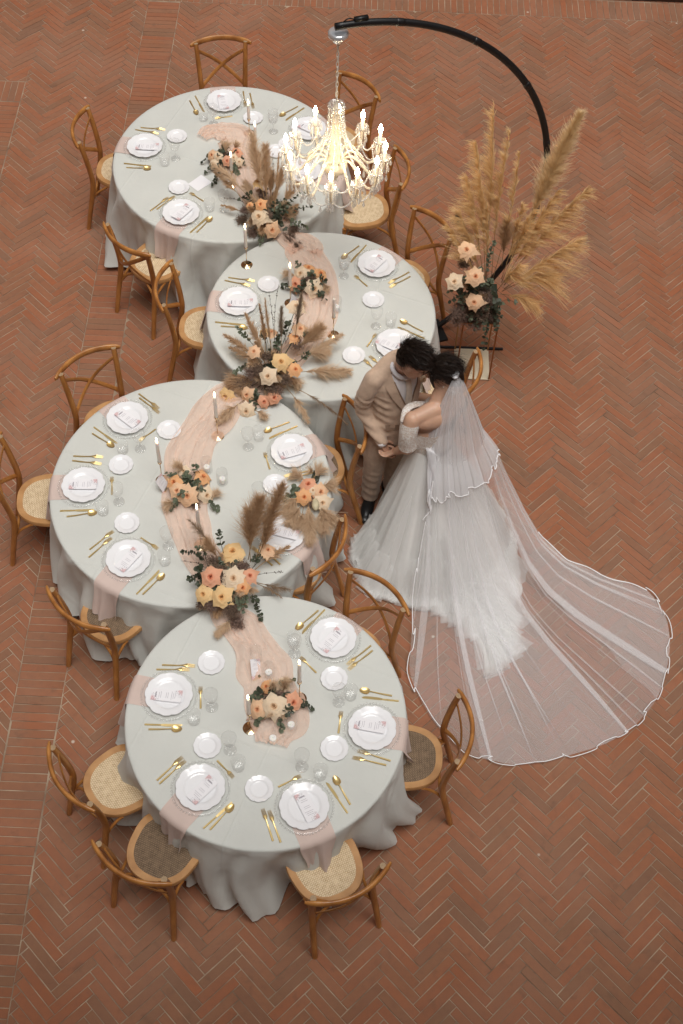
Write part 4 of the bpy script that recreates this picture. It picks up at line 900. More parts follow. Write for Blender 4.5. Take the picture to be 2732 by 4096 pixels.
def chair_parts():
    P = []
    SZ = .458
    # posts (back legs run on as the back)
    for sg in (-1, 1):
        pth = curve([(-.035, .205 * sg, 0), (.005, .196 * sg, .2), (.050, .184 * sg, .43), (.052, .186 * sg, .56), (.030, .195 * sg, .74), (.004, .203 * sg, .885)], 22)
        m = M(); m.tube(pth, [.0175 + .0035 * math.sin(PI * i / 21) for i in range(22)], 12, cap=False)
        n0 = len(m.v)
        m.add([v for v in m.v[:12]], [tuple(reversed(range(12)))])
        m.add([v for v in m.v[n0 - 12:n0]], [tuple(range(12))], 1)
        P.append(('back_leg', m, [WOOD, WOODE]))
        pth = curve([(.455, .185 * sg, 0), (.440, .182 * sg, .2), (.418, .172 * sg, SZ - .02)], 10)
        m = M(); m.tube(pth, [.0145 + .005 * i / 9 for i in range(10)], 10); P.append(('front_leg', m, WOOD))
    # seat frame
    o, i_ = seat_outline(1.0), seat_outline(.80)
    n = len(o); m = M()
    rings = [(o, SZ - .018), (o, SZ + .010), ([(x + (a - x) * .08, y + (b - y) * .08) for (x, y), (a, b) in zip(o, i_)], SZ + .016), (i_, SZ + .015), (i_, SZ - .018)]
    vs = [(x, y, z) for r, z in rings for x, y in r]
    fs = [(k * n + q, k * n + (q + 1) % n, ((k + 1) % 5) * n + (q + 1) % n, ((k + 1) % 5) * n + q) for k in range(5) for q in range(n)]
    m.add(vs, fs); P.append(('seat_frame', m, WOODL))
    # woven panel, slightly domed
    m = M(); vs = [(.262, 0, SZ + .024)]; K = 5
    for k in range(1, K + 1):
        s = .815 * k / K
        vs += [(x, y, SZ + .024 - .010 * (k / K) ** 3) for x, y in seat_outline(s)]
    fs = [(0, 1 + q, 1 + (q + 1) % n) for q in range(n)]
    for k in range(K - 1):
        fs += [(1 + k * n + q, 1 + (k + 1) * n + q, 1 + (k + 1) * n + (q + 1) % n, 1 + k * n + (q + 1) % n) for q in range(n)]
    m.add(vs, fs); P.append(('seat', m, 'SEAT'))
    # bowed top rail, mounted behind the posts
    ys = [(-.250 + .5 * k / 16) for k in range(17)]
    pth = [(-.078 + .085 * (abs(y) / .25) ** 2.0, y, .868 + .006 * (1 - (y / .25) ** 2)) for y in ys]
    rr = [.012] + [.0205] * 15 + [.012]
    m = M(); m.tube(pth, rr, 12, flat=(1.25, .68), up=(0, 0, 1)); P.append(('top_rail', m, WOOD))
    # crossed slats
    for sg in (-1, 1):
        pth = []
        for k in range(13):
            q = k / 12; y = sg * lerp(.190, -.176, q); z = lerp(.815, .50, q)
            x = lerp(.012, .050, q) - .058 * math.sin(PI * q) + (.005 * sg)
            pth.append((x, y, z))
        m = M(); m.tube(pth, .0165, 8, flat=(.38, 1), up=(1, 0, 0)); P.append(('cross_slat', m, WOOD))
    # bent braces under the seat
    for sg in (-1, 1):
        pth = curve([(.030, .187 * sg, .30), (.075, .172 * sg, .36), (.135, .170 * sg, .405), (.165, .180 * sg, .436)], 10)
        m = M(); m.tube(pth, .0095, 8); P.append(('brace', m, WOOD))
        pth = curve([(.428, .176 * sg, .30), (.385, .168 * sg, .37), (.335, .175 * sg, .41), (.310, .185 * sg, .436)], 10)
        m = M(); m.tube(pth, .0095, 8); P.append(('brace', m, WOOD))
        pth = curve([(.034, .182 * sg, .30), (.060, .140 * sg, .37), (.070, .085 * sg, .42), (.072, .060 * sg, .440)], 10)
        m = M(); m.tube(pth, .0095, 8); P.append(('brace', m, WOOD))
    return P
CP = {}
parts_ = chair_parts()
for kind, sm in (('pale', CANE), ('dark', CANED)):
    CP[kind] = []
    for nm, m, mt in parts_:
        if kind == 'dark' and mt != 'SEAT': continue
        me = weld_angle(m.mesh(nm, sm if mt == 'SEAT' else mt), 60); CP[kind].append((nm, me))
base_ = [q for q in CP['pale'] if q[0] != 'seat']
CHAIRS = [('pale', 'behind the top place of the farthest table'), ('pale', 'behind the chandelier at the farthest table'), ('pale', 'at the left side of the farthest table'),
          ('pale', 'below the chandelier, right of the farthest table'), ('pale', 'at the lower left of the farthest table, seen from behind'), ('pale', 'at the left side of the table beside the couple'),
          ('pale', 'next to the dried grass stand, at the table beside the couple'), ('pale', 'mostly hidden behind the veiled bride'), ('pale', 'at the upper left of the table with the loose bouquet'),
          ('pale', 'cut by the left picture edge at the table with the loose bouquet'), ('dark', 'just left of the man in the beige suit'), ('dark', 'beside the hanging pink napkin below the loose bouquet'),
          ('dark', 'at the lower left of the table with the loose bouquet'), ('pale', 'at the upper right of the frontmost table, by the skirt hem'), ('dark', 'at the right side of the frontmost table, by the veil'),
          ('pale', 'at the left of the frontmost table, behind another chair'), ('dark', 'at the lower left of the frontmost table'), ('pale', 'at the bottom of the frontmost table, nearest the camera')]
for (x, y, a), (kind, where) in zip(DATA['chairs'], CHAIRS):
    root = thing('cross_back_chair', '%swooden chair %s' % ('dark seated ' if kind == 'dark' else '', where), 'chair', (x, y, 0), a, 'cross back wooden chairs round the tables')
    for nm, me in base_ + [('seat', [q for q in CP[kind] if q[0] == 'seat'][0][1])]:
        link(nm, me, root)

# ------------------------------------------------------------------ dried grasses and roses
def ribbons(P, width, rs_):
    """P: array (n, k, 3) of strand points -> vertices, faces of thin tapering ribbons"""
    n, k, _ = P.shape
    T = np.gradient(P, axis=1); T /= np.linalg.norm(T, axis=2, keepdims=True) + 1e-9
    R = rs_.normal(size=(n, 1, 3)); N = np.cross(T, R); N /= np.linalg.norm(N, axis=2, keepdims=True) + 1e-9
    w = (np.asarray(width).reshape(-1, 1, 1) if np.ndim(width) else width) * np.linspace(1, .25, k).reshape(1, k, 1)
    A, B = P - N * w, P + N * w
    vs = np.stack([A, B], 2).reshape(-1, 3)
    base = (np.arange(n) * k * 2).reshape(n, 1) + (np.arange(k - 1) * 2).reshape(1, k - 1)
    f = np.stack([base, base + 1, base + 3, base + 2], -1).reshape(-1, 4)
    return vs, f
def fast_mesh(name, vs, f, mats, smooth=True):
    me = bpy.data.meshes.new(name)
    me.vertices.add(len(vs)); me.vertices.foreach_set('co', np.asarray(vs, dtype=np.float32).ravel())
    me.loops.add(f.size); me.loops.foreach_set('vertex_index', np.asarray(f, dtype=np.int32).ravel())
    me.polygons.add(len(f)); me.polygons.foreach_set('loop_start', np.arange(len(f), dtype=np.int32) * f.shape[1])
    for m in (mats if isinstance(mats, (list, tuple)) else [mats]): me.materials.append(m)
    if smooth: me.polygons.foreach_set('use_smooth', np.ones(len(f), dtype=bool))
    me.update(calc_edges=True); me.validate()
    return me
def grass_mat(name, c, c2): return mat(name, c, .85, var=.3, vscale=22, col2=c2, trans=.3, coords='Generated', spec=.2)
GR = {'b': grass_mat('brown pampas', (.68, .48, .31), (.50, .33, .19)), 'w': grass_mat('beige pampas', (.80, .63, .46), (.66, .48, .31)), 'g': grass_mat('grey dried grass', (.45, .36, .27), (.32, .25, .185)),
      'f': grass_mat('wispy grey grass', (.42, .31, .22), (.28, .20, .14)), 'l': grass_mat('golden pampas', (.93, .72, .42), (.84, .57, .28)), 'r': grass_mat('golden pampas dark', (.92, .69, .38), (.80, .52, .24)), 't': grass_mat('cream pampas', (.95, .79, .54), (.86, .63, .36))}
STEM = mat('dry stem', (.30, .19, .09), .8)
def plume(parent, b, t, w, kind, seed, name='pampas_plume'):
    rs_ = np.random.default_rng(seed); b, t = np.array(b, float), np.array(t, float)
    ax = t - b; Ln = np.linalg.norm(ax); up_ = np.array([0, 0, 1.])
    side = np.cross(ax, up_); side /= np.linalg.norm(side) + 1e-9
    bow = rs_.normal() * .04 * Ln
    mid = (b + t) / 2 + side * bow + up_ * (.10 * Ln if kind in 'wfrl' else .03 * Ln)
    S = np.linspace(0, 1, 15)[:, None]; C = (1 - S) ** 2 * b + 2 * S * (1 - S) * mid + S ** 2 * t
    cfg = {'b': (2000, .30, .55, .0013, .18), 'w': (1800, .28, .62, .0013, .40), 'g': (1100, .32, .40, .0014, .15), 'f': (700, .25, .55, .0010, .40), 'l': (620, .25, .40, .0015, .45), 'r': (680, .24, .48, .0015, .70), 't': (4200, .28, .62, .0014, .10)}[kind]
    num, s0, spread, wd, droop = cfg
    n = int(num * (Ln / .45) ** .7 * (w / .05) ** .35)
    s = s0 + (1 - s0) * rs_.random(n) ** .85
    cl = {'l': 16, 'r': 18, 'w': 7, 'f': 5, 'b': 6, 'g': 4, 't': 9}[kind]; nc = max(6, n // cl); ci = rs_.integers(0, nc, n)
    s = np.clip((s0 + (1 - s0) * rs_.random(nc) ** .85)[ci] + rs_.normal(size=n) * .012, s0, 1)
    def at(s): return np.stack([np.interp(s, S[:, 0], C[:, i]) for i in range(3)], 1)
    P0 = at(s); T = at(np.clip(s + .02, 0, 1)) - at(np.clip(s - .02, 0, 1)); T /= np.linalg.norm(T, axis=1, keepdims=True) + 1e-9
    R = rs_.normal(size=(nc, 3))[ci] + rs_.normal(size=(n, 3)) * .28; R -= T * (R * T).sum(1, keepdims=True); R /= np.linalg.norm(R, axis=1, keepdims=True)
    q = (s - s0) / (1 - s0); prof = np.clip(np.minimum(q / .22, 1) * (1 - q * .72), .12, 1)
    L_ = w * prof * (2.9 if kind not in 'lrt' else 3.1 if kind != 't' else 2.5) * rs_.uniform(.55, 1.25, nc)[ci] * rs_.uniform(.75, 1.1, n)
    sp = spread * rs_.uniform(.45, 1.35, nc)[ci] * rs_.uniform(.85, 1.15, n)
    d0 = T * np.cos(sp)[:, None] + R * np.sin(sp)[:, None]
    k = 5 if kind in 'lrwf' else 4
    u = np.linspace(0, 1, k).reshape(1, k, 1)
    g = np.array([0, 0, -1.]) * droop + (np.array([-.55, -.15, 0]) if kind == 'l' else np.array([.45, -.15, -.1]) if kind == 'r' else 0)
    P = P0[:, None] + L_[:, None, None] * (d0[:, None] * u + g * u ** 2 * .55 + rs_.normal(size=(n, 1, 3)) * .09 * u ** 2 + R[:, None] * (.12 if kind == 't' else .05) * u ** 2)
    vs, f = ribbons(P, wd * rs_.uniform(.6, 1.3, n), rs_)
    m = M(); m.tube([tuple(c) for c in C], [.0022 * (1.3 - i / 14) for i in range(15)], 5)
    me = fast_mesh(name, vs, f, GR[kind]); o = link(name, me, parent)
    so = m.obj('stem', STEM, o)
    return o
def rose_mesh(seed):
    """garden rose: a spiral heart wrapped by cupped petals, the outer ones rolled back"""
    r = random.Random(seed); m = M()
    #      n  base  rim   top  half-width roll
    lay = [(2, .02, .09, .60, 95, .00), (3, .04, .19, .64, 75, .01), (3, .07, .29, .66, 70, .03), (4, .10, .40, .64, 60, .06), (4, .13, .52, .58, 56, .09), (5, .16, .64, .50, 48, .12), (5, .19, .80, .38, 44, .14), (6, .22, .95, .24, 36, .14)]
    for li, (n, r0, r1, h, hw, curl) in enumerate(lay):
        off = r.uniform(0, 6)
        for k in range(n):
            ph = off + 2 * PI * k / n + r.uniform(-.18, .18); sc = r.uniform(.88, 1.10); hv = r.uniform(-.06, .05); pt = (.03, .20)[li > 4] * r.uniform(.2, 1.3)
            hwr = rad(hw) * r.uniform(.95, 1.1); tl = r.uniform(-.10, .10); cu = curl * r.uniform(.6, 1.6)
            def fn(s, q_, ph=ph, sc=sc, r0=r0, r1=r1, h=h, hwr=hwr, cu=cu, pt=pt, tl=tl, li=li, hv=hv):
                q = 2 * q_ - 1
                wsh = .45 + .55 * math.sin(PI / 2 * min(1, s * 1.5))
                s2 = s * (1 - .12 * abs(q) ** 4 + pt * max(0, 1 - abs(q) * 1.8) ** 1.5)
                rho = r0 + (r1 - r0) * s2 ** .9 * sc + cu * s2 ** 6 + (.055 if li < 6 else .03) * q
                z = -.15 + (h + hv + .15) * math.sin(min(1, s2) * PI / 2) ** .8 - cu * 1.1 * s2 ** 6 + (.06 * abs(q) ** 2 if li > 5 else 0)
                a = ph + q * hwr * wsh + tl * s
                return (rho * math.cos(a), rho * math.sin(a), z + .02 * math.sin(4 * q + ph) * s2 * (li > 3))
            m.grid(fn, 8, 9)
    m.ell((0, 0, .05), (.05, .05, .5), 8, 6)
    return m
RCOL = {'c': ((.90, .74, .55), (.88, .58, .32)), 'p': ((.90, .62, .40), (.88, .38, .16)), 'y': ((.92, .66, .34), (.90, .50, .18)), 'o': ((.90, .52, .26), (.86, .27, .08)), 'r': ((.87, .47, .30), (.80, .20, .08))}
def rose_material(c, a, b):
    m, N, L, B = nmat('rose petal ' + c)
    tc = N.new('ShaderNodeTexCoord'); sx = N.new('ShaderNodeVectorMath'); sx.operation = 'MULTIPLY'; sx.inputs[1].default_value = (1, 1, 0); L.new(tc.outputs['Object'], sx.inputs[0])
    ln = N.new('ShaderNodeVectorMath'); ln.operation = 'LENGTH'; L.new(sx.outputs[0], ln.inputs[0])
    mr = N.new('ShaderNodeMapRange'); mr.inputs[1].default_value = .05; mr.inputs[2].default_value = .8; L.new(ln.outputs['Value'], mr.inputs[0])
    nz = N.new('ShaderNodeTexNoise'); nz.inputs['Scale'].default_value = 3; L.new(tc.outputs['Object'], nz.inputs['Vector'])
    ad = N.new('ShaderNodeMath'); ad.operation = 'MULTIPLY_ADD'; ad.inputs[1].default_value = .5; L.new(nz.outputs['Fac'], ad.inputs[0]); L.new(mr.outputs[0], ad.inputs[2])
    ge = N.new('ShaderNodeNewGeometry'); a2 = N.new('ShaderNodeMath'); a2.operation = 'MULTIPLY_ADD'; a2.inputs[1].default_value = .45; L.new(ge.outputs['Random Per Island'], a2.inputs[0]); L.new(ad.outputs[0], a2.inputs[2]); ad = a2
    rp = N.new('ShaderNodeValToRGB'); rp.color_ramp.elements[0].position = .15; rp.color_ramp.elements[0].color = (*b, 1); rp.color_ramp.elements[1].position = 1.0; rp.color_ramp.elements[1].color = (*a, 1)
    L.new(ad.outputs[0], rp.inputs[0]); L.new(rp.outputs[0], B.inputs['Base Color']); B.inputs['Roughness'].default_value = .6; B.inputs['Specular IOR Level'].default_value = .3
    tl = N.new('ShaderNodeBsdfTranslucent'); L.new(rp.outputs[0], tl.inputs[0]); mx = N.new('ShaderNodeMixShader'); mx.inputs[0].default_value = .28
    L.new(B.outputs[0], mx.inputs[1]); L.new(tl.outputs[0], mx.inputs[2]); L.new(mx.outputs[0], N['Material Output'].inputs[0])
    return m
ROSES = {}
_rm = [rose_mesh(s) for s in (1, 2, 3)]
for c, (a, b) in RCOL.items():
    mt = rose_material(c, a, b); ROSES[c] = [q.mesh('rose', mt) for q in _rm]
def euc_mat(name, a, b): return mat(name, a, .6, var=.4, vscale=30, col2=b, trans=.12, coords='Object')
EUC = [euc_mat('eucalyptus leaf grey green', (.150, .175, .115), (.080, .100, .062)), euc_mat('eucalyptus leaf dark', (.062, .074, .042), (.032, .040, .024))]
TWIG = mat('dark twig', (.045, .028, .018), .8)
FILL = mat('dried statice', (.24, .165, .12), .9, var=.4, vscale=60, col2=(.13, .085, .06), trans=.15)
FILL2 = mat('dried mauve statice', (.30, .20, .16), .9, var=.4, vscale=60, col2=(.17, .115, .09), trans=.15)
def leaf(m, p, d, nrm, L, W, mi=0):
    d = d.normalized(); nrm = (nrm - d * nrm.dot(d)).normalized(); s = d.cross(nrm)
    pts = []
    for u, w in ((0, .12), (.18, .68), (.45, 1.0), (.75, .78), (.94, .35)):
        c = p + d * (u * L) + nrm * (-.18 * L * (u - .4) ** 2)
        pts += [c - s * (W * w) + nrm * (.12 * W * w), c, c + s * (W * w) + nrm * (.12 * W * w)]
    pts.append(p + d * L)
    fs = []
    for i in range(4):
        for j in (0, 1): fs.append((i * 3 + j, i * 3 + j + 1, (i + 1) * 3 + j + 1, (i + 1) * 3 + j))
    fs += [(12, 13, 15), (13, 14, 15)]
    m.add(pts, fs, mi)
def euc(parent, a, b, n, seed, big=1.0):
    r = random.Random(seed); a, b = Vector(a), Vector(b); m = M()
    if (b - a).length < .05: b = a + ((b - a).normalized() if (b - a).length > 1e-4 else Vector((0, 0, 1))) * .06
    mid = (a + b) / 2 + Vector((r.uniform(-.02, .02), r.uniform(-.02, .02), .03))
    c = curve([a, mid, b], 12)
    m.tube(c, [.0018 - .0008 * i / 11 for i in range(12)], 5, mi=0)
    dark = r.random() < .55
    for k in range(n):
        q = .25 + .75 * k / max(1, n - 1); i = min(10, int(q * 11)); p = c[i].lerp(c[i + 1], q * 11 - i) if i < 11 else c[11]
        T = (c[min(11, i + 1)] - c[max(0, i - 1)]).normalized()
        s = T.orthogonal().normalized(); s = Matrix.Rotation(r.uniform(0, 6.28), 3, T) @ s
        for sg in (-1, 1):
            L = r.uniform(.024, .040) * big * (1.1 - .35 * q)
            leaf(m, p, (s * sg + T * .45 + Vector((0, 0, r.uniform(-.1, .3)))), T * .6 + Vector((r.uniform(-.5, .5), r.uniform(-.8, .2), 1)), L, L * r.uniform(.38, .52), 1)
    leaf(m, c[-1], (c[-1] - c[-3]), Vector((0, -.3, 1)), .026 * big, .011 * big, 1)
    return m.obj('eucalyptus_sprig', [TWIG, EUC[1 if dark else 0]], parent)
def filler(parent, c, r_, seed):
    rs_ = np.random.default_rng(seed); c = np.array(c); n = 170
    D = rs_.normal(size=(n, 3)); D[:, 2] = np.abs(D[:, 2]) * .8; D /= np.linalg.norm(D, axis=1, keepdims=True)
    L_ = max(.03, r_) * rs_.uniform(.5, 1.25, n); u = np.linspace(0, 1, 4).reshape(1, 4, 1)
    start = c - np.array([0, 0, .02])
    P = start + D[:, None] * L_[:, None, None] * u + rs_.normal(size=(n, 1, 3)) * .012 * u ** 2
    vs, f = ribbons(P, .0011, rs_)
    # little dried florets along the twigs
    m_ = n * 5; idx = rs_.integers(0, n, m_); tt = rs_.uniform(.45, 1.02, m_)
    Q = start + D[idx] * (L_[idx] * tt)[:, None] + rs_.normal(size=(m_, 3)) * .005
    ea_ = rs_.normal(size=(m_, 3)); ea_ /= np.linalg.norm(ea_, axis=1, keepdims=True); eb_ = np.cross(ea_, rs_.normal(size=(m_, 3))); eb_ /= np.linalg.norm(eb_, axis=1, keepdims=True)
    sz = rs_.uniform(.0018, .0042, m_)[:, None]
    q4 = np.stack([Q - ea_ * sz, Q - eb_ * sz, Q + ea_ * sz, Q + eb_ * sz], 1).reshape(-1, 3)
    f2 = np.arange(m_ * 4).reshape(m_, 4) + len(vs)
    me = fast_mesh('dried_statice', np.vstack([vs, q4]), np.vstack([f, f2]), FILL if seed % 2 else FILL2, smooth=False)
    return link('dried_statice', me, parent)
def twig(parent, a, b, seed):
    r = random.Random(seed); a, b = Vector(a), Vector(b); mid = (a + b) / 2 + Vector((r.uniform(-.03, .03), 0, .02)); c = curve([a, mid, b], 14)
    m = M(); m.tube(c, [.0016 - .0008 * i / 13 for i in range(14)], 5)
    for k in range(16):
        i = r.randint(3, 12); p = c[i].lerp(c[i + 1], r.random()); d = Vector((r.uniform(-1, 1), r.uniform(-1, 1), r.uniform(.0, 1)))
        leaf(m, p, d, Vector((r.uniform(-1, 1), -1, 1)), r.uniform(.006, .013), .0028, 0)
    return m.obj('twig', TWIG, parent)
FOAM = mat('dark floral foam', (.03, .04, .025), .95)
CERAM = mat('dark bowl', (.045, .04, .035), .6)
def arrangement(key, label, seed, lean=(0, -.55, .75), bowl=.075, name='flower_arrangement', cat='flowers', group=None):
    d = DATA[key]; B = Vector(d['base']); root = thing(name, label, cat, B, 0, group)
    rel = lambda p: tuple(Vector(p[:3]) - B)
    if bowl:
        m = M(); m.lathe([(.0001, .003), (bowl * .7, .003), (bowl, .02), (bowl * 1.02, .05), (bowl * .94, .05), (.0001, .045)], 24); m.obj('bowl', CERAM, root)
        m = M(); m.ell((0, 0, .05), (bowl * 1.2, bowl * 1.1, bowl * .9), 16, 10); m.obj('foam', FOAM, root)
    r = random.Random(seed)
    for i, q in enumerate(d['roses']):
        p = Vector(rel(q)); o_ = Vector((p.x, p.y, p.z - .03)); o_ = o_.normalized() if o_.length > 1e-3 else Vector((0, 0, 1))
        dr = (o_ * .55 + Vector(lean) + Vector((r.uniform(-.2, .2), r.uniform(-.2, .2), r.uniform(-.1, .1)))).normalized()
        ro = link('rose', ROSES[q[4]][i % 3], root, p - dr * q[3] * .25, tuple(dr.to_track_quat('Z', 'Y').to_euler()), (q[3] * 1.0,) * 3)
        st = M(); a = p - dr * q[3] * .3
        st.tube(curve([a, a * .5 + Vector((0, 0, .0)), Vector((a.x * .1, a.y * .1, .03))], 8), .0022, 6); st.obj('rose_stem', EUC[1], root)
    for i, (b, t, w, k) in enumerate(d['plumes']): plume(root, rel(b), rel(t), w, k, seed * 100 + i)
    if key in ('AB', 'BC', 'CD'):                     # short fluffy grass heads filling the heart of the arrangement
        for i in range(16):
            a_ = r.uniform(0, 2 * PI); e_ = r.uniform(.1, .9); ln = r.uniform(.13, .24); dd = Vector((math.cos(a_) * math.cos(e_), math.sin(a_) * math.cos(e_), math.sin(e_)))
            plume(root, tuple(Vector((0, 0, .04)) + dd * .03), tuple(Vector((0, 0, .05)) + dd * ln), r.uniform(.022, .034), 'bww'[i % 3], seed * 900 + i)
        for i in range(8):
            a_ = r.uniform(0, 2 * PI); e_ = r.uniform(.15, .9); dd = Vector((math.cos(a_) * math.cos(e_), math.sin(a_) * math.cos(e_), math.sin(e_)))
            euc(root, tuple(Vector((0, 0, .05)) + dd * .05), tuple(Vector((0, 0, .06)) + dd * r.uniform(.14, .20)), 5, seed * 700 + i)
    elif key == 'stand':
        for i in range(16):
            c_ = Vector((r.uniform(-.14, .09), r.uniform(-.10, -.02), r.uniform(-.16, .12))); dd = Vector((r.uniform(-1, .6), r.uniform(-1, .1), r.uniform(-.7, .9))).normalized()
            euc(root, tuple(c_), tuple(c_ + dd * r.uniform(.09, .15)), 5, seed * 700 + i, 1.15)
        for i in range(9): filler(root, (r.uniform(-.18, .06), r.uniform(-.14, -.05), r.uniform(-.20, .12)), r.uniform(.06, .09), seed * 650 + i)
        for i in range(5):
            c_ = Vector((r.uniform(-.14, .04), -.06, r.uniform(-.1, .1))); plume(root, tuple(c_), tuple(c_ + Vector((r.uniform(-.2, .1), -.06, r.uniform(.02, .16)))), .03, 'bw'[i % 2], seed * 640 + i)
    elif key.startswith('small'):
        for i in range(7):
            a_ = r.uniform(0, 2 * PI); e_ = r.uniform(.1, .8); dd = Vector((math.cos(a_) * math.cos(e_), math.sin(a_) * math.cos(e_), math.sin(e_)))
            euc(root, tuple(Vector((0, 0, .03)) + dd * .03), tuple(Vector((0, 0, .03)) + dd * r.uniform(.09, .13)), 4, seed * 700 + i)
            if i < 4: plume(root, tuple(Vector((0, 0, .03)) + dd * .03), tuple(Vector((0, 0, .04)) + Vector((dd.y, -dd.x, dd.z)) * r.uniform(.09, .13)), r.uniform(.014, .022), 'w', seed * 900 + i)
    for i, (a, b, n) in enumerate(d['euc']): euc(root, rel(a), rel(b), n, seed * 50 + i)
    for i, q in enumerate(d['filler']): filler(root, rel(q), q[3], seed * 31 + i)
    for i, (a, b) in enumerate(d['twigs']): twig(root, rel(a), rel(b), seed * 17 + i)
    return root
arrangement('AB', 'big arrangement with tall brown plumes where the two farther tables meet', 1)
arrangement('BC', 'widest arrangement of peach roses and dried grass beside the middle tables', 2)
arrangement('CD', 'big arrangement with upright brown plumes spilling over the front two tables', 3)
arrangement('smallD', 'low posy of peach and cream roses on the frontmost table', 4, bowl=.05, group='low posies along the runner')
arrangement('smallC', 'low posy of peach roses between candles on the table with the loose bouquet', 5, bowl=.05, group='low posies along the runner')
arrangement('smallB', 'low posy of cream and orange roses on the table beside the couple', 6, bowl=.05, group='low posies along the runner')
arrangement('smallA', 'low posy of coral and cream roses on the farthest table', 7, bowl=.05, group='low posies along the runner')
bq = arrangement('bouquet', 'loose bridal bouquet of roses and beige grass lying at a table rim', 8, bowl=0, name='bridal_bouquet', cat='bouquet', lean=(0, -.4, 1.0))
m = M()
for k in range(7): m.tube([(.01 * (k % 3 - 1), .0, .03 + .006 * (k % 2)), (.03 + .008 * (k - 3), .10, .03), (.045 + .007 * (k - 3), .185, .025 + .004 * (k % 3))], .0032, 6)
m.obj('stem_bundle', EUC[1], bq)
m = M(); m.ell((.045, -.115, .075), (.024, .046, .026), 14, 10, Matrix.Rotation(.1, 3, 'Z')); m.obj('seed_pod', mat('pale seed pod', (.62, .54, .36), .7, var=.2, vscale=40, bump=.4, bscale=150), bq)
# name cards leaning among the flowers
stand_card(-.452, 3.660, .55, .95, 'small printed name card leaning behind the posy on the frontmost table', rot=.6)
stand_card(-.415, 6.585, -.9, .35, 'small printed name card beside the candle on the table beside the couple')
stand_card(-1.120, 4.985, 1.2, .45, 'white printed name card leaning against the posy near the lone candle')

# ------------------------------------------------------------------ brass flower stand
BRASSD = mat('aged brass rod', (.36, .20, .10), .38, metal=1)
st = thing('flower_stand', 'thin brass frame stand with gold base plate, cream reflection painted on, right of the tables', 'plant stand', (.945, 6.815, 0), 0)
for sx in (-1, 1):
    for sy in (-1, 1):
        m = M(); m.box((sx * .125, sy * .145, .312), (.011, .011, .624)); m.obj('leg', BRASSD, st, smooth=False)
m = M(); m.box((0, 0, .012), (.262, .302, .008)); m.obj('base_plate', mat('gold plate with painted cream reflection', (.72, .62, .46), .25, var=.1, vscale=5), st, smooth=False)  # mirrored gold plate: its cream reflection is put into the base colour
m = M(); m.box((0, 0, .62), (.262, .302, .010)); m.obj('top_plate', BRASSD, st, smooth=False)
fa = arrangement('stand', 'tall arrangement of golden pampas plumes and four roses on a brass stand', 9, bowl=.05, name='pampas_arrangement')
m = M(); m.box((0, 0, -.075), (.20, .22, .15)); m.obj('foam_block', FOAM, fa, smooth=False)

# ------------------------------------------------------------------ arched stand with the chandelier
BLACK = mat('black plastic tube', (.012, .012, .013), .42, var=.3, vscale=6)
AC, AZ, AR = Vector((-.128, 6.847, 1.353)), .349, 1.553
ar = thing('arched_stand', 'black arched metal stand holding up the chandelier', 'stand', (AC.x + AR * .491 * math.cos(AZ), AC.y + AR * .491 * math.sin(AZ), 0))
O_ = Vector(ar.location)
def arc_pt(a): return Vector((AC.x + AR * math.cos(a) * math.cos(AZ), AC.y + AR * math.cos(a) * math.sin(AZ), AC.z + AR * math.sin(a))) - O_
a0, a1 = rad(-60.4), rad(91)
m = M(); m.tube([arc_pt(lerp(a0, a1, i / 90)) for i in range(91)], .0235, 12, flat=(1, .82)); m.obj('arch_tube', BLACK, ar)
for q in (.12, .30, .48, .62, .76, .90):
    m = M(); m.tube([arc_pt(lerp(a0, a1, q) + e) for e in (-.018, -.009, 0, .009, .018)], [.0238, .0255, .0258, .0255, .0238], 12, flat=(1, .82)); m.obj('joint_sleeve', BLACK, ar)
m = M(); m.box((.27, -.13, .012), (.66, .016, .016), .01); m.box((.0, 0, .010), (.30, .22, .018), AZ); m.obj('foot', BLACK, ar, smooth=False)
e = arc_pt(rad(89)); m = M(); m.box((e.x + .10, e.y + .035, e.z + .028), (.085, .024, .022), AZ); m.tube(curve([(e.x + .06, e.y + .02, e.z + .03), (e.x + .02, e.y + .0, e.z + .045), (e.x - .02, e.y - .0, e.z + .0)], 10), .004, 6); m.obj('cable_plug', BLACK, ar)
CX, CY = -.135, 6.885
WHITEP = mat('white enamel', (.82, .80, .76), .35)
ACRYL = mat('cream acrylic arm', (.86, .80, .68), .22, trans=.25)
CRYST = glassy('crystal bead', body=.30, refl=.85, rough=.04, bump=.7, bscale=120)
CUPG = glassy('clear cup', body=.12, refl=.8, rough=.05)
BULB = mat('lit bulb', (1, .9, .75), .4, emis=((1.0, .78, .50), 150))
SLEEVE = mat('white candle sleeve', (.86, .80, .70), .5, trans=.2)
chd = thing('chandelier', 'white crystal chandelier with twelve lit candle bulbs hanging above the tables', 'chandelier', (CX, CY, 1.6))
ZB = -1.6
m = M(); m.lathe([(.0001, 2.845 + ZB), (.052, 2.845 + ZB), (.062, 2.835 + ZB), (.062, 2.815 + ZB), (.045, 2.80 + ZB), (.032, 2.775 + ZB), (.018, 2.765 + ZB), (.0001, 2.763 + ZB)], 36); m.obj('canopy', mat('chromed white canopy', (.78, .79, .82), .12, metal=.6), chd)
m = M()
lk = M()
pth = [(.0075 * math.cos(a), 0, .019 * math.sin(a) + .004 * (1 if math.sin(a) > 0 else -1)) for a in [2 * PI * i / 14 for i in range(15)]]
lk.tube(pth, .0024, 6, cap=False); LKM = lk.mesh('chain_link', WHITEP)
z = 2.755 + ZB; i = 0
while z > 2.33 + ZB:
    link('chain_link', LKM, chd, (0, 0, z), (0, 0, PI / 2 * (i % 2) + .4)); z -= .036; i += 1
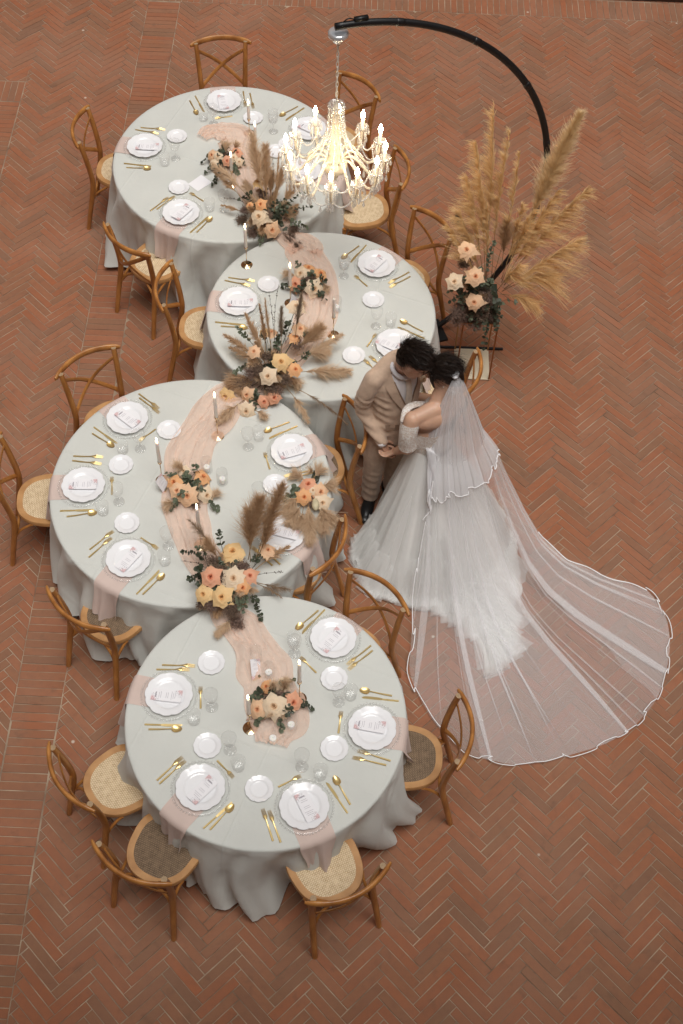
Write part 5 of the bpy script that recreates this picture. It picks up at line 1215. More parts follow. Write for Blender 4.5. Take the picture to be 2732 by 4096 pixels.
m = M(); m.tube([(0, 0, 2.765 + ZB), (.006, .004, 2.6 + ZB), (-.005, .003, 2.45 + ZB), (0, 0, 2.33 + ZB)], .0022, 6); m.obj('cable', WHITEP, chd)
prof = [(.004, 2.34), (.012, 2.325), (.016, 2.30), (.020, 2.275), (.014, 2.262), (.022, 2.24), (.030, 2.215), (.033, 2.19), (.026, 2.17), (.032, 2.15), (.036, 2.125), (.028, 2.105), (.033, 2.085), (.036, 2.06), (.027, 2.04), (.032, 2.02), (.036, 1.995), (.026, 1.975), (.034, 1.955), (.040, 1.93), (.030, 1.91), (.045, 1.885), (.075, 1.865), (.082, 1.835), (.072, 1.80), (.045, 1.775), (.02, 1.765), (.024, 1.74), (.016, 1.715), (.0001, 1.71)]
m = M(); m.lathe([(r, z + ZB) for r, z in prof], 28); m.obj('column', ACRYL, chd)
def cup(m, c, r, h):
    m.lathe([(.0001, 0), (r * .35, 0), (r * .8, h * .35), (r, h), (r * 1.03, h * 1.02), (r * .95, h), (r * .74, h * .45), (.0001, h * .12)], 24, c, rf=lambda a: 1 + .05 * math.cos(8 * a))
m = M(); cup(m, (0, 0, 2.285 + ZB), .052, .035); m.obj('top_bowl', CUPG, chd)
RA = .322
def bead(m, p, r): m.ell(p, (r, r, r), 6, 4)
DROP = M(); DROP.lathe([(.0001, 0), (.0022, -.003), (.0035, -.010), (.0075, -.026), (.0070, -.034), (.003, -.042), (.0001, -.044)], 6); DROPM = DROP.mesh('crystal_drop', CRYST, smooth=False)
cr = random.Random(4)
armp = [(.04, 1.845), (.075, 1.905), (.125, 1.905), (.185, 1.835), (.235, 1.775), (.285, 1.775), (.315, 1.835), (RA, 1.905)]
for k in range(12):
    a = 2 * PI * k / 12 + rad(-92) + cr.uniform(-.04, .04); ca, sa = math.cos(a), math.sin(a); dz = cr.uniform(-.008, .008)
    pt = lambda r, z: (r * ca, r * sa, z + ZB + dz * (r / RA))
    m = M(); m.tube(curve([pt(r, z) for r, z in armp], 26), .0085, 9); arm = m.obj('arm', ACRYL, chd)
    m = M(); cup(m, pt(RA, 1.905), .040, .026); m.obj('drip_cup', CUPG, arm)
    m = M(); m.lathe([(.0001, 0), (.0105, 0), (.0115, .004), (.0112, .085), (.009, .088), (.0001, .088)], 16, pt(RA, 1.91)); m.obj('candle_sleeve', SLEEVE, arm)
    m = M(); m.lathe([(.0001, 0), (.008, .0), (.0125, .010), (.0145, .022), (.0125, .036), (.0075, .050), (.0028, .062), (.0001, .068)], 16, pt(RA, 1.998)); m.obj('bulb', BULB, arm)
    for q in range(6):
        b = 2 * PI * q / 6; p = Vector(pt(RA, 1.918)) + Vector((.040 * math.cos(b), .040 * math.sin(b), 0)); link('crystal_drop', DROPM, arm, p, (0, 0, b), (1.25,) * 3)
    for r, z in ((.24, 1.765), (.285, 1.765), (.31, 1.80), (.19, 1.82)):
        link('crystal_drop', DROPM, arm, pt(r, z - .008), (0, 0, cr.uniform(0, 3)), (1.5,) * 3)
    for q in range(5):                                # little strings of beads ending in a drop
        b_ = 2 * PI * q / 5 + .3; p = Vector(pt(RA, 1.90)) + Vector((.028 * math.cos(b_), .028 * math.sin(b_), 0)); ln = cr.randint(3, 7); m = M()
        for i in range(ln): bead(m, p - Vector((0, 0, .013 * i)), .0058)
        m.obj('bead_string', CRYST, arm); link('crystal_drop', DROPM, arm, p - Vector((0, 0, .013 * ln)), (0, 0, b_), (1.35,) * 3)
    # strand from the top bowl down to the arm, and swag to the next arm
    m = M(); A0, B0 = Vector(pt(.05, 2.30)), Vector(pt(.20, 1.835))
    for i in range(34):
        t = i / 33; p = A0.lerp(B0, t) + Vector((ca, sa, 0)) * (-.055 * math.sin(PI * t) * (1 - .3 * t)) + Vector((0, 0, -.03 * math.sin(PI * t))); bead(m, p, .0068 if i % 5 else .0095)
    m.obj('bead_strand', CRYST, chd)
    a2 = 2 * PI * (k + 1) / 12 + rad(-92); m = M(); A0, B0 = Vector(pt(.27, 1.90)), Vector((.27 * math.cos(a2), .27 * math.sin(a2), 1.90 + ZB))
    for i in range(22):
        t = i / 21; p = A0.lerp(B0, t) + Vector((0, 0, -.075 * math.sin(PI * t))); bead(m, p, .0064)
    m.obj('bead_swag', CRYST, chd); m = M()
    A0, B0 = Vector(pt(.30, 1.80)), Vector((.30 * math.cos(a2), .30 * math.sin(a2), 1.80 + ZB))
    for i in range(22):
        t = i / 21; p = A0.lerp(B0, t) + Vector((0, 0, -.07 * math.sin(PI * t))); bead(m, p, .0062)
    m.obj('bead_swag', CRYST, chd)
    m_ = A0.lerp(B0, .5) + Vector((0, 0, -.075)); link('crystal_drop', DROPM, chd, m_, (0, 0, 0), (1.25,) * 3)
for q in range(10):
    b = 2 * PI * q / 10; link('crystal_drop', DROPM, chd, (.06 * math.cos(b), .06 * math.sin(b), 1.785 + ZB), (0, 0, b))

# ------------------------------------------------------------------ the couple
SKIN_G = mat('man skin', (.56, .32, .22), .5, var=.12, vscale=20, sss=.15)
SKIN_B = mat('woman skin', (.64, .39, .27), .46, var=.10, vscale=14, sss=.15)
SUIT = mat('beige wool suit', (.60, .43, .315), .9, var=.14, vscale=30, bump=.45, bscale=500, sheen=.25)
SUITD = mat('beige suit seam', (.30, .20, .14), .9)
SHIRT = mat('white shirt', (.80, .78, .80), .8, var=.05, vscale=20, bump=.25, bscale=90)
TIE = mat('champagne satin tie', (.66, .58, .50), .38, var=.15, vscale=25)
VEST = mat('grey beige waistcoat', (.36, .31, .28), .85, bump=.3, bscale=400)
HAIR = mat('dark brown hair', (.024, .014, .010), .5, var=.4, vscale=40, spec=.25)
SHOE = mat('black leather shoe', (.010, .010, .011), .35)
LACE = None
def fuse(name, pieces, voxel, material, parent, smooth=6, disp=None):
    """one continuous skin grown over overlapping tapered pieces"""
    m = M()
    for p in pieces:
        if p[0] == 'c':        # tapered limb through points with radii (and optional flattening)
            pts, rr = p[1], p[2]; fl = p[3] if len(p) > 3 else None; upv = p[4] if len(p) > 4 else None
            P = [Vector(q) for q in pts]
            n = max(10, 6 * len(P)); c = curve(P, n) if len(P) > 2 else [P[0].lerp(P[1], i / (n - 1)) for i in range(n)]
            rad_ = [interp(i / (n - 1) * (len(P) - 1), range(len(P)), rr) for i in range(n)]
            m.tube(c, rad_, 14, flat=fl, up=upv)
            if not fl: m.ell(c[0], (rr[0],) * 3, 12, 8); m.ell(c[-1], (rr[-1],) * 3, 12, 8)
        else: m.ell(p[1], p[2], 18, 12, p[3] if len(p) > 3 else None)
    me = m.mesh('tmp', material); o = bpy.data.objects.new('tmp', me); COL.objects.link(o)
    r = o.modifiers.new('r', 'REMESH'); r.mode = 'VOXEL'; r.voxel_size = voxel; r.use_smooth_shade = True
    s = o.modifiers.new('s', 'SMOOTH'); s.factor = .5; s.iterations = smooth
    bpy.context.view_layer.update(); dg = bpy.context.evaluated_depsgraph_get()
    nm = bpy.data.meshes.new_from_object(o.evaluated_get(dg)); nm.name = name
    bpy.data.objects.remove(o); bpy.data.meshes.remove(me)
    nm.materials.clear(); nm.materials.append(material)
    if disp:
        co = np.empty(len(nm.vertices) * 3, dtype=np.float32); nm.vertices.foreach_get('co', co); co = co.reshape(-1, 3)
        no = np.empty(len(nm.vertices) * 3, dtype=np.float32); nm.vertex_normals.foreach_get('vector', no); no = no.reshape(-1, 3)
        d = np.array([disp(c) for c in co], dtype=np.float32); co += no * d[:, None]
        nm.vertices.foreach_set('co', co.ravel()); nm.update()
    nm.polygons.foreach_set('use_smooth', [True] * len(nm.polygons))
    return link(name, nm, parent)
def frame(f, upish=(0, 0, 1)):
    f = Vector(f).normalized(); l = Vector(upish).cross(f).normalized(); u = f.cross(l)
    return Matrix((f, l, u)).transposed()           # columns: forward, left, up
def hand(W, d, palm_n, sc=1.0, curl=.6, thumb_side=1):
    """pieces of a hand: wrist point, pointing direction, palm normal"""
    W, d, n = Vector(W), Vector(d).normalized(), Vector(palm_n); n = (n - d * n.dot(d)).normalized(); s = d.cross(n) * thumb_side
    P = [('c', [W - d * .03, W + d * .01, W + d * .075 * sc], [.024 * sc, .025 * sc, .030 * sc], (.52, 1.15), tuple(n))]
    for k, (off, L) in enumerate(((.030, .070), (.011, .078), (-.009, .072), (-.027, .056))):
        a = W + d * .070 * sc + s * off * sc; c1 = a + (d * math.cos(curl * .6) + n * math.sin(curl * .6)) * L * .45 * sc
        c2 = c1 + (d * math.cos(curl * 1.6) + n * math.sin(curl * 1.6)) * L * .32 * sc; c3 = c2 + (d * math.cos(curl * 2.4) + n * math.sin(curl * 2.4)) * L * .25 * sc
        P.append(('c', [a, c1, c2, c3], [.0098 * sc, .0092 * sc, .0082 * sc, .0070 * sc]))
    a = W + d * .018 * sc + s * .024 * sc; t1 = a + (d * .6 + s * .75 + n * .25).normalized() * .036 * sc; t2 = t1 + (d * .85 + s * .25 + n * .45).normalized() * .032 * sc
    P.append(('c', [a, t1, t2], [.0125 * sc, .0105 * sc, .0085 * sc]))
    return P
def head(c, f, upish, sc=1.0, sex='m'):
    R = frame(f, upish); c = Vector(c); at = lambda a, b, d: c + R @ Vector((a, b, d)) * sc
    P = [('e', at(-.012, 0, .025), (.098 * sc, .078 * sc, .092 * sc), R), ('e', at(.025, 0, -.035), (.068 * sc, .062 * sc, .075 * sc), R),
         ('e', at(.052, 0, -.088), (.034 * sc, .036 * sc, .026 * sc), R), ('e', at(.030, 0, -.075), (.048 * sc, .052 * sc, .040 * sc), R),
         ('e', at(.078, 0, .030), (.020 * sc, .048 * sc, .014 * sc), R),
         ('c', [at(.088, 0, .018), at(.100, 0, -.006), at(.112, 0, -.026)], [.008 * sc, .010 * sc, .013 * sc]), ('e', at(.098, 0, -.030), (.012 * sc, .018 * sc, .009 * sc), R),
         ('e', at(.090, 0, -.054), (.012 * sc, .022 * sc, .006 * sc), R), ('e', at(.088, 0, -.064), (.012 * sc, .020 * sc, .007 * sc), R)]
    for sg in (-1, 1):
        P += [('e', at(.070, .036 * sg, -.018), (.020 * sc, .022 * sc, .018 * sc), R), ('e', at(-.008, .078 * sg, -.006), (.018 * sc, .009 * sc, .030 * sc), R), ('e', at(-.014, .084 * sg, .004), (.016 * sc, .006 * sc, .026 * sc), R)]
    return P, R, at
def hair_strands(name, c, R, radii, n, length, flow, seed, parent, keep, width=.0011, lift=.25):
    rs_ = np.random.default_rng(seed); D = rs_.normal(size=(n * 3, 3)); D /= np.linalg.norm(D, axis=1, keepdims=True)
    D = D[np.array([keep(d) for d in D])][:n]; n = len(D)
    Rm = np.array(R); P0 = np.array(c) + (D * np.array(radii)) @ Rm.T; N = (D / np.array(radii)); N /= np.linalg.norm(N, axis=1, keepdims=True)
    F = np.array([flow(d) for d in D]); F -= N * (F * N).sum(1, keepdims=True); F /= np.linalg.norm(F, axis=1, keepdims=True) + 1e-9
    N, F = N @ Rm.T, F @ Rm.T
    L_ = length * rs_.uniform(.6, 1.2, n); u = np.linspace(0, 1, 5).reshape(1, 5, 1); J = rs_.normal(size=(n, 1, 3)) * .25
    P = P0[:, None] + L_[:, None, None] * ((F[:, None] + J) * u + N[:, None] * (lift * u - .5 * u ** 2))
    vs, f = ribbons(P, width, rs_)
    return link(name, fast_mesh(name, vs, f, HAIR), parent)

# ---- the man
man = thing('person', 'man in a beige suit bending his head to the veiled woman', 'person', (.27, 5.50, 0))
G0 = Vector(man.location); g = lambda *a: Vector(a) - G0
GF = Vector((.60, -.80, 0)); GL = Vector((.80, .60, 0))
hp, HR, hat = head(g(.400, 5.395, 1.625), (.86, -.28, -.52), (.42, -.10, 1), 1.02)
wrist = g(.248, 5.312, .915)
pcs = hp + [('c', [g(.325, 5.490, 1.42), g(.345, 5.468, 1.50), hat(-.03, 0, -.05)], [.062, .056, .056])]
fuse('body', pcs, .0055, SKIN_G, man, 4)
fuse('hand', hand(wrist, (.35, -.10, -.72), (.75, -.25, .35), .98, .55, -1), .004, SKIN_G, man, 3)
def wr(c):   # soft creases of cloth
    p = Vector(c) ; return .0026 * mnoise.noise(Vector((p.x * 9, p.y * 9, p.z * 14))) + .0022 * mnoise.noise(Vector((p.x * 24, p.y * 24, p.z * 20 + 4)))
def slv(c):
    return wr(c) + .004 * math.sin(c[2] * 95 + 4 * c[0] * 10) * (1 if c[2] < 1.3 and c[2] > .93 else 0) * smooth01((-.045 - (c[0] * .8 + c[1] * .6)) / .05)
sh = lambda l, f, z: g(.315, 5.505, z) + GL * l + GF * f
tor = [('c', [sh(-.005, .0, .82), sh(-.005, .002, .95), sh(0, .004, 1.08), sh(0, -.004, 1.22), sh(0, -.014, 1.35), sh(0, -.026, 1.44)], [.192, .184, .170, .178, .184, .150], (.68, 1.0), tuple(GF)),
       ('e', sh(0, -.03, 1.44), (.085, .150, .060), frame(GF)), ('c', [sh(-.155, -.02, 1.425), sh(0, -.03, 1.478), sh(.155, -.02, 1.425)], [.060, .066, .060])]
armR = ('c', [sh(-.175, -.015, 1.43), g(.122, 5.402, 1.30), g(.106, 5.425, 1.13), g(.168, 5.375, 1.02), wrist + Vector((-.006, .003, .012))], [.062, .057, .050, .043, .037])
armL = ('c', [sh(.185, -.015, 1.43), g(.575, 5.60, 1.30), g(.640, 5.545, 1.17), g(.62, 5.47, 1.08), g(.57, 5.44, 1.06)], [.066, .060, .052, .044, .036])
jacket = fuse('jacket', tor + [armR, armL], .0075, SUIT, man, 9, slv)
legs = [('c', [g(.245, 5.475, .93), g(.215, 5.445, .70), g(.205, 5.455, .50), g(.200, 5.500, .25), g(.196, 5.520, .075)], [.105, .090, .072, .066, .062]), ('c', [g(.350, 5.555, .93), g(.350, 5.560, .50), g(.345, 5.600, .075)], [.105, .074, .062]), ('e', g(.295, 5.512, .95), (.12, .165, .12), frame(GF))]
fuse('trousers', legs, .0075, SUIT, man, 4, lambda c: wr(c) + .0025 * math.sin(c[2] * 60 + c[0] * 25) * smooth01((.62 - c[2]) / .2))
for (x, y) in ((.186, 5.455), (.345, 5.545)):
    d = Vector((-.16, -.98, 0)).normalized() if x < .3 else Vector((.4, -.9, 0)).normalized(); c = g(x, y, 0); R = frame(d)
    fuse('shoe', [('e', c - d * .075 + Vector((0, 0, .040)), (.055, .042, .042), R), ('e', c + d * .03 + Vector((0, 0, .034)), (.10, .046, .034), R), ('e', c + d * .105 + Vector((0, 0, .026)), (.058, .042, .026), R), ('e', c + d * .0 + Vector((0, 0, .012)), (.145, .046, .014), R)], .006, SHOE, man, 3)
bv = BVHTree.FromPolygons([v.co.copy() for v in jacket.data.vertices], [tuple(p.vertices) for p in jacket.data.polygons])
def on_chest(l, z, off, lift=0):
    """point on the front of the jacket at sideways l and height z"""
    o = sh(l, .5, z); h = bv.ray_cast(o, -GF)
    p = h[0] if h[0] else sh(l, .1, z)
    return p + GF * off
def patch(name, fn, nu, nv, material, off):
    m = M(); m.grid(lambda u, v: on_chest(*fn(u, v), off), nu, nv); return m.obj(name, material, man)
vee = lambda z: .088 * smooth01((z - 1.10) / .36)
patch('shirt_front', lambda u, v: ((2 * v - 1) * vee(lerp(1.115, 1.47, u)), lerp(1.115, 1.47, u)), 20, 11, SHIRT, .006)
patch('waistcoat', lambda u, v: ((2 * v - 1) * (vee(lerp(1.10, 1.25, u)) + .006), lerp(1.10, 1.25, u)), 10, 9, VEST, .010)
patch('tie', lambda u, v: ((2 * v - 1) * (.030 - .012 * u), lerp(1.22, 1.455, u)), 12, 5, TIE, .016)
for sg in (-1, 1):
    def lap(u, v, sg=sg):
        z = lerp(1.095, 1.475, u); w = .060 * math.sin(PI * min(1, u * .62 + .05)) * (1 if u < .80 else (1 - (u - .80) / .2 * .65))
        return (sg * (vee(z) + w * v - .002), z)
    patch('lapel', lap, 22, 5, SUIT, .013 if sg < 0 else .014)
    m = M(); m.tube([on_chest(sg * (vee(z) - .001), z, .016) for z in [1.10 + .037 * i for i in range(10)]], .0035, 6); m.obj('lapel_edge', SUITD, man)
nk = g(.345, 5.468, 1.495); R = frame(hat(0, 0, 0) - g(.325, 5.49, 1.42), (1, 0, 0))
m = M(); m.tube([nk + R @ Vector((.012 * math.cos(a) - .010, .074 * math.cos(a), .074 * math.sin(a))) for a in [2 * PI * i / 28 for i in range(29)]], .015, 8, cap=False); m.obj('shirt_collar', SHIRT, man)
m = M(); m.tube([wrist + Vector((-.012, .004, .022)), wrist + Vector((.002, -.001, -.002))], [.036, .034], 14); m.obj('shirt_cuff', SHIRT, man)
m = M(); m.add([on_chest(-.135, 1.045, .007), on_chest(-.055, 1.035, .007), on_chest(-.055, .990, .009), on_chest(-.135, 1.0, .009)], [(0, 1, 2, 3)]); m.obj('pocket_flap', SUITD, man, smooth=False)
fl = link('boutonniere', ROSES['c'][0], man, on_chest(.118, 1.36, .03), tuple((GF + Vector((0, 0, .6))).to_track_quat('Z', 'Y').to_euler()), (.022,) * 3)
hr = fuse('hair', [('e', hat(-.022, 0, .048), (.100, .081, .080), HR), ('e', hat(-.055, 0, .005), (.066, .074, .075), HR), ('e', hat(.030, 0, .080), (.055, .060, .040), HR)], .006, HAIR, man, 3, lambda c: .005 * mnoise.noise(Vector(c) * 38))
o = hair_strands('hair_tuft', hat(-.022, 0, .050), HR, (.101, .082, .082), 2600, .050, lambda d: (.55 + .3 * d[0], d[1] * .5, .35), 3, man, lambda d: d[2] > -.15 - .9 * (d[0] < -.3), width=.0013, lift=.75)
eye = mat('closed lashes', (.02, .012, .01), .6)
for sg in (-1, 1):
    m = M(); m.tube([hat(.090 - .010 * abs(t), .034 * sg + .016 * t, .000 - .004 * (1 - t * t)) for t in (-1, -.5, 0, .5, 1)], .0022, 5); m.obj('eyelashes', eye, man)
    m = M(); m.tube([hat(.096 - .012 * abs(t), .034 * sg + .020 * t, .030 + .003 * (1 - t * t)) for t in (-1, -.5, 0, .5, 1)], .0038, 5); m.obj('eyebrow', HAIR, man)

# ---- the woman
lady = thing('person', 'woman in a white wedding dress with dark pinned-up hair, seen from behind', 'person', (.56, 5.28, 0))
B0_ = Vector(lady.location); b = lambda *a: Vector(a) - B0_
BF = Vector((-.48, .877, 0)); BLf = Vector((-.877, -.48, 0))          # she looks away from the camera, her left is on the picture's left
bt = lambda l, f, z: b(.552, 5.282, z) + BLf * l + BF * f
bh, BR_, bat = head(b(.578, 5.388, 1.545), (-.93, .12, -.30), (-.25, .05, 1), .92, 'f')
bw = b(.335, 5.262, .905)
pcs = bh + [('c', [bt(-.005, .0, 1.30), b(.572, 5.335, 1.40), bat(-.035, 0, -.06)], [.060, .047, .047]),
  ('e', bt(0, .01, 1.24), (.085, .145, .12), frame(BF)), ('e', bt(0, -.005, 1.31), (.066, .150, .055), frame(BF)), ('e', bt(0, .0, 1.10), (.085, .125, .12), frame(BF)), ('c', [bt(.150, 0, 1.310), bt(0, -.006, 1.335), bt(-.150, 0, 1.310)], [.046, .056, .046]), ('e', bt(0, -.012, 1.27), (.080, .150, .085), frame(BF)),
  ('c', [bt(.160, .0, 1.31), bt(.190, -.02, 1.20), bt(.185, -.02, 1.06), b(.380, 5.235, .975), bw], [.052, .051, .044, .036, .026]),
  ('c', [bt(-.160, .0, 1.31), bt(-.19, .08, 1.18), bt(-.15, .20, 1.10), bt(-.04, .26, 1.14)], [.052, .047, .040, .028])]
pcs += hand(bw, (-.62, .05, -.42), (-.35, .15, .75), .88, .5, 1)
fuse('body', pcs, .0055, SKIN_B, lady, 10)
fuse('hair', [('e', bat(-.022, 0, .040), (.094, .079, .080), BR_), ('e', bat(-.055, 0, -.012), (.066, .073, .074), BR_), ('e', bat(-.080, .004, -.062), (.052, .062, .056), BR_), ('e', bat(.022, 0, .072), (.054, .058, .036), BR_), ('c', [bat(.055, .070, .045), bat(.060, .078, .0), bat(.062, .074, -.05), bat(.056, .070, -.085)], [.016, .011, .007, .004])], .006, HAIR, lady, 4, lambda c: .0025 * mnoise.noise(Vector((c[0] * 30, c[1] * 70, c[2] * 30))))
hair_strands('hair_strand', bat(-.024, 0, .038), BR_, (.095, .080, .081), 1500, .085, lambda d: (-1, d[1] * .3, -.25), 8, lady, lambda d: d[2] > -.2, width=.0010, lift=.30)
m = M(); m.ell(bat(-.008, .090, -.045), (.004, .004, .006), 8, 6); m.obj('earring', mat('pearl', (.85, .82, .78), .2), lady)

def lace_material():
    m, N, L, B = nmat('white lace')
    tc = N.new('ShaderNodeTexCoord'); vo = N.new('ShaderNodeTexVoronoi'); vo.feature = 'DISTANCE_TO_EDGE'; vo.inputs['Scale'].default_value = 75; L.new(tc.outputs['Object'], vo.inputs['Vector'])
    nz = N.new('ShaderNodeTexNoise'); nz.inputs['Scale'].default_value = 45; nz.inputs['Detail'].default_value = 4; L.new(tc.outputs['Object'], nz.inputs['Vector'])
    a = N.new('ShaderNodeMath'); a.operation = 'MULTIPLY_ADD'; a.inputs[1].default_value = -2.2; L.new(vo.outputs['Distance'], a.inputs[0]); L.new(nz.outputs['Fac'], a.inputs[2])
    rp = N.new('ShaderNodeValToRGB'); rp.color_ramp.elements[0].position = .22; rp.color_ramp.elements[0].color = (.66, .56, .49, 1); rp.color_ramp.elements[1].position = .42; rp.color_ramp.elements[1].color = (.84, .82, .79, 1)
    L.new(a.outputs[0], rp.inputs[0]); L.new(rp.outputs[0], B.inputs['Base Color']); B.inputs['Roughness'].default_value = .8
    bp = N.new('ShaderNodeBump'); bp.inputs['Strength'].default_value = .7; bp.inputs['Distance'].default_value = .004; L.new(a.outputs[0], bp.inputs['Height']); L.new(bp.outputs[0], B.inputs['Normal'])
    return m
LACE = lace_material()
SATIN = mat('ivory satin', (.80, .775, .74), .5, var=.06, vscale=12, bump=.2, bscale=80)
def ring_band(m, z0, z1, ax, ay, n=64, top=None, scal=0):
    def fn(u, v):
        a = 2 * PI * u; zz = (top(a) if top else 0); z = lerp(z0, z1 + zz + scal * abs(math.sin(13 * a)), v)
        k = 1 + .02 * math.sin(PI * v)
        return bt(ax * k * math.cos(a), ay * k * math.sin(a), z)
    m.grid(fn, n, 9, cu=True)
m = M(); ring_band(m, .98, 1.185, .150, .116, top=lambda a: .075 * smooth01((math.sin(a) + .3) / 1.2), scal=.012); m.obj('bodice', LACE, lady)
for sg in (1, -1):
    A_, B_, C_ = bt(.172 * sg, -.0, 1.285), bt(.192 * sg, -.018 if sg > 0 else .05, 1.19), bt(.188 * sg, -.02 if sg > 0 else .09, 1.085)
    m = M(); cc = curve([A_, B_, C_], 12); m.tube(cc, [.058, .060, .060, .060, .059, .058, .057, .057, .057, .058, .059, .061], 20, cap=False); m.obj('lace_sleeve', LACE, lady)
    m = M(); m.tube(curve([bt(.205 * sg, .025, 1.27), bt(.155 * sg, .085, 1.305), bt(.08 * sg, .108, 1.29), bt(0, .112, 1.25)], 14), [.024] * 14, 10, flat=(.4, 1)); m.obj('neckline_trim', LACE, lady)
# skirt: a bell of tulle that runs out into a train
HEM = [(.27, 5.37), (.19, 5.24), (.12, 5.06), (.16, 4.86), (.22, 4.73), (.38, 4.70), (.50, 4.66), (.66, 4.65), (.83, 4.55), (.93, 4.40), (1.05, 4.20), (1.13, 4.30), (1.19, 4.50), (1.20, 4.69), (1.24, 4.90), (1.22, 5.12), (1.16, 5.38), (1.04, 5.62), (.84, 5.74), (.66, 5.70), (.52, 5.60), (.42, 5.53), (.34, 5.45)]
SC = Vector((.555, 5.265))
_ha = sorted([(math.atan2(y - SC.y, x - SC.x), math.hypot(x - SC.x, y - SC.y)) for x, y in HEM])
_aa = [_ha[-1][0] - 2 * PI] + [a for a, _ in _ha] + [_ha[0][0] + 2 * PI]; _rr = [_ha[-1][1]] + [r for _, r in _ha] + [_ha[0][1]]
def hem_r(a): return interp((a + PI) % (2 * PI) - PI, _aa, _rr)
WZ = 1.03
def skirt_z(r, D):
    Rb = min(.62, D); q = max(0, (r - .13)) / (Rb - .13)
    z = WZ * (1 - min(1, q) ** .93)
    if q > .86: z = max(z, .0)
    tail = .05 * smooth01((D - r) / .35) + .012
    return max(z, tail) if D > .62 else max(z, .012)
def skirt_pt(a, s, lay):
    D = hem_r(a) * (1.03 - .035 * lay); jag = .045 * mnoise.noise(Vector((a * 5, lay * 5, 1))) + .020 * mnoise.noise(Vector((a * 17, lay * 5, 3)))
    r = .13 + (D + jag - .13) * s
    fold = sum(w * math.sin(k * a + p + lay * 1.7) for k, w, p in ((13, .6, 0), (23, .4, 1.1), (37, .16, 2.0), (9, .5, .5)))
    amp = .019 * smooth01(s * 1.6) * (1 if s < .9 else .7)
    rr = r + amp * fold * .7
    z = skirt_z(r, D) + amp * fold * .9 * (1 - .4 * s) - .010 * lay + .008 * mnoise.noise(Vector((a * 14, s * 9, lay))) * s
    return (SC.x + rr * math.cos(a) - B0_.x, SC.y + rr * math.sin(a) - B0_.y, max(.004 + .003 * (1 - lay), z))
TULLE_IN = mat('ivory skirt lining', (.90, .885, .86), .8, var=.05, vscale=9)
TULLE = sheer('soft white tulle', (.95, .945, .93), .50, .10, edge=.25)
TULLE0 = sheer('outer white tulle', (.95, .945, .93), .28, .15, edge=.25)
m = M(); m.grid(lambda u, v: skirt_pt(2 * PI * u, v * .90, 3), 240, 30, cu=True); sk = m.obj('skirt', TULLE_IN, lady)
for l in (2, 1, 0):
    m = M(); m.grid(lambda u, v: skirt_pt(2 * PI * u + .05 * l, v, l), 300, 34, cu=True); m.obj('tulle_layer', (TULLE0, TULLE, TULLE)[l], lady)
# ruffled tulle at the end of the train and along the hem
rs_ = np.random.default_rng(12)
def ruffles(n, a0, a1, lo, hi, seed, name):
    r = np.random.default_rng(seed); m = M()
    for k in range(n):
        a = r.uniform(a0, a1); D = hem_r(a); s0 = r.uniform(lo, hi); w = r.uniform(.05, .11); L = r.uniform(.14, .30); tw = r.uniform(-.35, .35); hgt = r.uniform(.01, .045); ph = r.uniform(0, 6)
        r0 = D * s0
        def fn(u, v, a=a, r0=r0, w=w, L=L, tw=tw, hgt=hgt, ph=ph, D=D):
            rr = min(r0 + L * u, D * 1.05); q = (v - .5) * w * (1 + 1.2 * u); aa = a + tw * u * .2 + q / max(.25, rr)
            z = skirt_z(min(rr, D), D) + .006 + hgt * math.sin(PI * min(1, u * 1.2)) * (1 + .6 * math.sin(9 * v + ph))
            return (SC.x + rr * math.cos(aa) - B0_.x, SC.y + rr * math.sin(aa) - B0_.y, max(.006, z))
        m.grid(fn, 9, 8)
    return m.obj(name, TULLE0, lady)
ruffles(90, rad(-88), rad(-46), .50, .86, 3, 'train_ruffle')
ruffles(80, rad(150), rad(285), .74, .90, 5, 'hem_ruffle')

# ---- veil: a long layer spread over the floor and a shorter one on top
VEIL = sheer('fine veil tulle', (.92, .91, .92), .20, .3, edge=.14)
VEIL2 = sheer('fine veil tulle upper', (.92, .91, .93), .46, .3, edge=.25)
EDGE = mat('white satin edging', (.88, .87, .88), .5)
K0 = Vector((.648, 5.338, 1.605))
VH = [(.56, 4.98), (.52, 4.80), (.505, 4.66), (.49, 4.36), (.49, 4.12), (.60, 3.86), (.73, 3.69), (.84, 3.60), (.98, 3.55), (1.14, 3.53), (1.30, 3.55), (1.47, 3.60), (1.64, 3.66), (1.76, 3.72), (1.87, 3.79), (1.97, 3.89), (2.05, 3.99), (2.11, 4.10), (2.17, 4.28), (2.20, 4.44), (2.20, 4.60), (2.17, 4.71), (2.12, 4.80), (2.06, 4.87)]
vh = curve([(x, y, 0) for x, y in VH], 400)
FALLD = [0, .06, .12, .24, .33, .43, .58, .75, .95, 1.2, 3]; FALLZ = [1.605, 1.52, 1.35, 1.0, .86, .66, .42, .20, .07, .02, .012]
veil_obj = thing('bridal_veil', 'long sheer veil with satin edge spread from her hair across the floor', 'veil', (K0.x, K0.y, 0))
vr = random.Random(6)
_fold = [(k, vr.uniform(0, 6.28)) for k in (9, 14, 23, 31)]
def body_floor(x, y):
    """height of what the veil rests on: skirt and the woman's back"""
    dx, dy = x - SC.x, y - SC.y; r = math.hypot(dx, dy); a = math.atan2(dy, dx); D = hem_r(a)
    z = skirt_z(r, D) + .03 if r < D else 0
    return z
